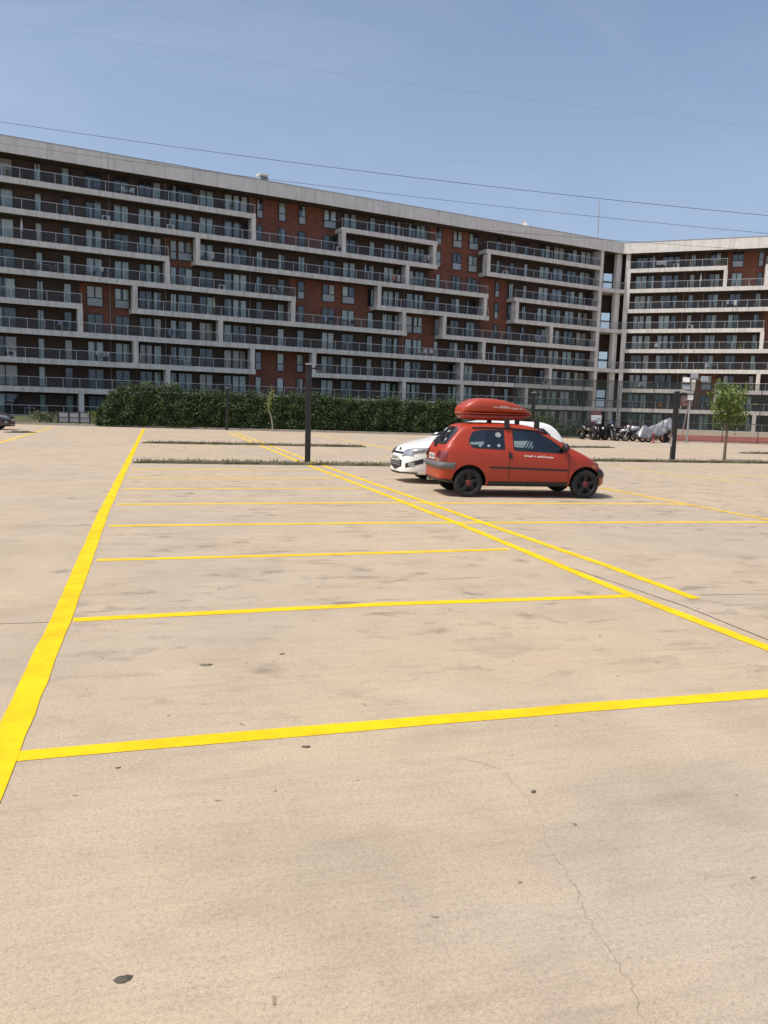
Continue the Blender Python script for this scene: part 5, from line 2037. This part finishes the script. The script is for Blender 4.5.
patio_chair(on_balcony(FL, 351, 5), L - 1.2, 'dark wicker chair beside the dark wicker table', darkw)
ac_unit(on_balcony(FL, 339.8, 2, .5), L, 'grey-white air conditioner at the foot of the second frame, outside it')
patio_chair(on_balcony(FL, 420, 6), L + .4, 'white garden chair first in a row of three on the sixth balcony', MT['white_plastic'])
patio_chair(on_balcony(FL, 425.5, 6), L - .2, 'white garden chair in the middle of three on the sixth balcony', MT['white_plastic'])
patio_chair(on_balcony(FL, 431, 6), L - .5, 'white garden chair last of three, towards the stair tower, sixth balcony', MT['white_plastic'])
drying_rack(on_balcony(FL, 428, 2), L, 'drying rack with lilac washing at the end of the second frame', [cl_p, cl_w, cl_p])
drying_rack(on_balcony(FL, 537, 5), L, 'drying rack with lilac and white washing below the stacked frames', [cl_p, cl_w, cl_p])
ac_unit(on_balcony(FL, 545, 7, .4), L, 'white air conditioner unit by a pillar above the white hatchback')
drying_rack(on_balcony(FL, 172, 6), L, 'drying rack with a single blue cloth on the sixth balcony', [cl_d, cl_b])
planter(on_balcony(FL, 168, 4), L, 'small potted plant next to the end of the fourth balcony frame')
planter(on_balcony(FL, 476, 6), L, 'potted plant by the pillar on the sixth balcony')
drying_rack(on_balcony(FR, 661, 1), RR, 'drying rack with white washing on the sunlit top balcony', [cl_w, cl_w])
planter(on_balcony(FR, 718, 1, .3), RR, 'first leafy potted plant at the end of the sunlit top balcony')
planter(on_balcony(FR, 722.5, 1, .3), RR, 'potted plant closest to the frame end of the sunlit top balcony')
ac_unit(on_balcony(FR, 676, 1, .9), RR, 'white air conditioner on the sunlit top balcony')
drying_rack(on_balcony(FR, 731, 3), RR, 'drying rack with white washing on the third sunlit balcony', [cl_w, cl_d, cl_p])
patio_table(on_balcony(FR, 750, 3), RR, 'dark table on the third sunlit balcony', darkw)
patio_chair(on_balcony(FR, 660, 8), RR, 'orange and white padded chair on the eighth balcony behind the fence', cl_o)
patio_chair(on_balcony(FR, 656, 5), RR, 'white chair on the fifth sunlit balcony', MT['white_plastic'])
patio_table(on_balcony(FR, 714, 6), RR, 'white table on the sixth sunlit balcony', MT['white_plastic'])
patio_chair(on_balcony(FR, 707, 6), RR + .5, 'white chair at the white table on the sixth sunlit balcony', MT['white_plastic'])

def parasol(P, label, mat):
    o = thing('folded_parasol', label, 'parasol', P, 0, 'folded parasols on the balconies')
    MB().tube((0, 0, .05), (0, 0, 2.15), .022, n=8).build('pole', MT['white_metal'], o)
    MB().lathe([(.001, 0), (.24, 0), (.24, .05), (.05, .07), (.001, .07)], 16).build('base', MT['grey_metal'], o)
    MB().lathe([(.03, .85), (.12, .95), (.13, 1.3), (.09, 1.7), (.03, 2.1), (.001, 2.16)], 9).build('canopy', mat, o)


parasol(on_balcony(FL, 22, 3), 'folded white parasol on the third balcony close to the photo edge', cl_w)
parasol(on_balcony(FL, 214, 5), 'folded beige parasol on the fifth balcony by the pillar', MT['curtain_beige'])
parasol(on_balcony(FL, 365, 3), 'folded blue parasol on the third balcony under the first frame of the middle', cl_b)
parasol(on_balcony(FR, 700, 2), 'folded white parasol on the second sunlit balcony', cl_w)
planter(on_balcony(FL, 8, 1, .3), L, 'potted plant on the top balcony at the photo edge')
planter(on_balcony(FL, 70, 2, .3), L, 'potted plant on the second balcony, left stretch')
planter(on_balcony(FL, 232, 1, .3), L, 'potted plant at the frame end of the top balcony, left of the bare brick')
planter(on_balcony(FL, 390, 1, .3), L, 'potted plant on the short top balcony in the middle of the block')
planter(on_balcony(FL, 566, 1, .3), L, 'potted plant on the top balcony nearest the stair tower')
planter(on_balcony(FR, 642, 5, .3), RR, 'potted plant on the fifth sunlit balcony next to the stair tower')
planter(on_balcony(FR, 740, 5, .3), RR, 'potted plant at the far right of the fifth sunlit balcony')
drying_rack(on_balcony(FL, 62, 6), L, 'drying rack with dark washing on the sixth balcony, left stretch', [cl_d, cl_p, cl_d])
drying_rack(on_balcony(FL, 205, 3), L, 'drying rack with white washing at the start of the third balcony frame', [cl_w, cl_w, cl_d])
drying_rack(on_balcony(FL, 395, 3), L, 'drying rack with orange and white washing on the third balcony, middle', [cl_o, cl_w])
drying_rack(on_balcony(FR, 640, 7), RR, 'drying rack with blue washing on the seventh balcony beside the stair tower', [cl_b, cl_w])
patio_table(on_balcony(FL, 180, 7), L, 'white table on the seventh balcony just above the hedge', MT['white_plastic'])
patio_chair(on_balcony(FL, 187, 7), L - 1.3, 'white chair at the table on the seventh balcony just above the hedge', MT['white_plastic'])
patio_chair(on_balcony(FL, 275, 4), L + .4, 'pale chair on the fourth balcony short of the frame end', MT['galv'])
ac_unit(on_balcony(FL, 222, 4, 1.2), L, 'white air conditioner unit on the fourth balcony, centre stretch')
ac_unit(on_balcony(FL, 505, 2, 1.2), L, 'white air conditioner unit in the second-row frame near the stair tower')
ac_unit(on_balcony(FR, 690, 4, 1.2), RR, 'white air conditioner unit on the fourth sunlit balcony')

# ------------------------------------------------------------------ small litter and oil smears on the concrete
def leaf_or_smear(px, py, size, label, rz, mat):
    P = gp(px, py)
    V = []
    n = 28
    for i in range(n):
        a = 2 * math.pi * i / n
        r_ = size * (1 + .07 * math.sin(3 * a + rz) + .05 * math.sin(7 * a))
        V.append((r_ * math.cos(a), r_ * .62 * math.sin(a), .0022))
    V.append((0, 0, .003))
    o = MB().add(V, [(i, (i + 1) % n, n) for i in range(n)], 0, True).build('leaf_or_smear', mat, None, P)
    o.rotation_euler = (0, 0, rz)
    sm_ = o.modifiers.new('thickness', 'SOLIDIFY')
    sm_.thickness = .001
    tag(o, label, 'leaf', 'dry leaves on the concrete')


lm = plain('dark_dry_leaf', (.10, .085, .066), .85, var=.4, vscale=40)
leaf_or_smear(123, 979.5, .026, 'largest dark dry leaf, alone on the pale concrete closest to the camera', .4, lm)
leaf_or_smear(306, 747, .022, 'small dark leaf just below the nearest cross line', .1, lm)
leaf_or_smear(533.5, 792, .016, 'small dark leaf beside the crack in the concrete', 1.0, lm)
leaf_or_smear(118, 768, .012, 'tiny dark leaf below the corner of the nearest stall', .3, lm)
lm2 = plain('olive_brown_oil_smear', (.17, .145, .10), .85, var=.4, vscale=40)  # for oil smears, built as flat leaf-shaped sheets
leaf_or_smear(206, 665, .042, 'wide olive-brown oil smear in the middle of the nearest full stall', .2, lm2)
leaf_or_smear(282, 654, .022, 'small olive-brown oil smear behind the wide smear in the same stall', .8, lm2)

# ------------------------------------------------------------------ light
SUN_AZ, SUN_EL = 201.0, 61.0          # direction towards the sun: degrees from +x, and height
sd = Vector((math.cos(R(SUN_AZ)) * math.cos(R(SUN_EL)), math.sin(R(SUN_AZ)) * math.cos(R(SUN_EL)), math.sin(R(SUN_EL))))
sl = bpy.data.lights.new('sun', 'SUN')
sl.energy = 3.6
sl.angle = R(0.53)
sl.color = (1.0, .93, .82)
so = bpy.data.objects.new('sun', sl)
COL.objects.link(so)
so.rotation_euler = sd.to_track_quat('Z', 'Y').to_euler()
so.location = (-20, 0, 60)
w = bpy.data.worlds.new('World')
scn.world = w
w.use_nodes = True
nt = w.node_tree
bg = nt.nodes['Background']
sky = nt.nodes.new('ShaderNodeTexSky')
sky.sky_type = 'NISHITA'
sky.sun_disc = False
sky.sun_elevation = R(SUN_EL)
sky.sun_rotation = R(90 - SUN_AZ)
sky.altitude = 50
sky.air_density = 1.0
sky.dust_density = 4.2
sky.ozone_density = 2.5
tcw = nt.nodes.new('ShaderNodeTexCoord')
mpw = nt.nodes.new('ShaderNodeMapping')
mpw.inputs['Scale'].default_value = (2.2, 2.2, 7.0)
mpw.inputs['Rotation'].default_value = (.2, .1, .5)
nt.links.new(tcw.outputs['Generated'], mpw.inputs['Vector'])
cir = node(nt, 'ShaderNodeTexNoise', Scale=1.6, Detail=8, Roughness=.62, Distortion=.8)
nt.links.new(mpw.outputs['Vector'], cir.inputs['Vector'])
veil = ramp(nt, cir.outputs['Fac'], [(.46, 0.0), (.78, 1.0)])
veil = mixc(nt, veil, (.09, .09, .09), 1.0, 'MULTIPLY')
skyc = mixc(nt, sky.outputs['Color'], (6.2, 6.2, 6.6), veil)
sepw = nt.nodes.new('ShaderNodeSeparateXYZ')
nt.links.new(tcw.outputs['Generated'], sepw.inputs['Vector'])
low = ramp(nt, sepw.outputs['Z'], [(0.0, .55), (.20, .33), (.55, .03)])
skyc = mixc(nt, skyc, (3.9, 4.9, 6.7), low)
nt.links.new(skyc, bg.inputs['Color'])
bg.inputs['Strength'].default_value = .15

scn.view_settings.view_transform = 'Standard'
scn.view_settings.look = 'None'
scn.view_settings.exposure = 0.0
scn.view_settings.gamma = 1.0
scn.view_settings.use_curve_mapping = False
scn.render.engine = 'CYCLES'
scn.cycles.use_denoising = True
scn.cycles.max_bounces = 8
scn.cycles.transparent_max_bounces = 16
scn.cycles.caustics_reflective = False
scn.cycles.caustics_refractive = False
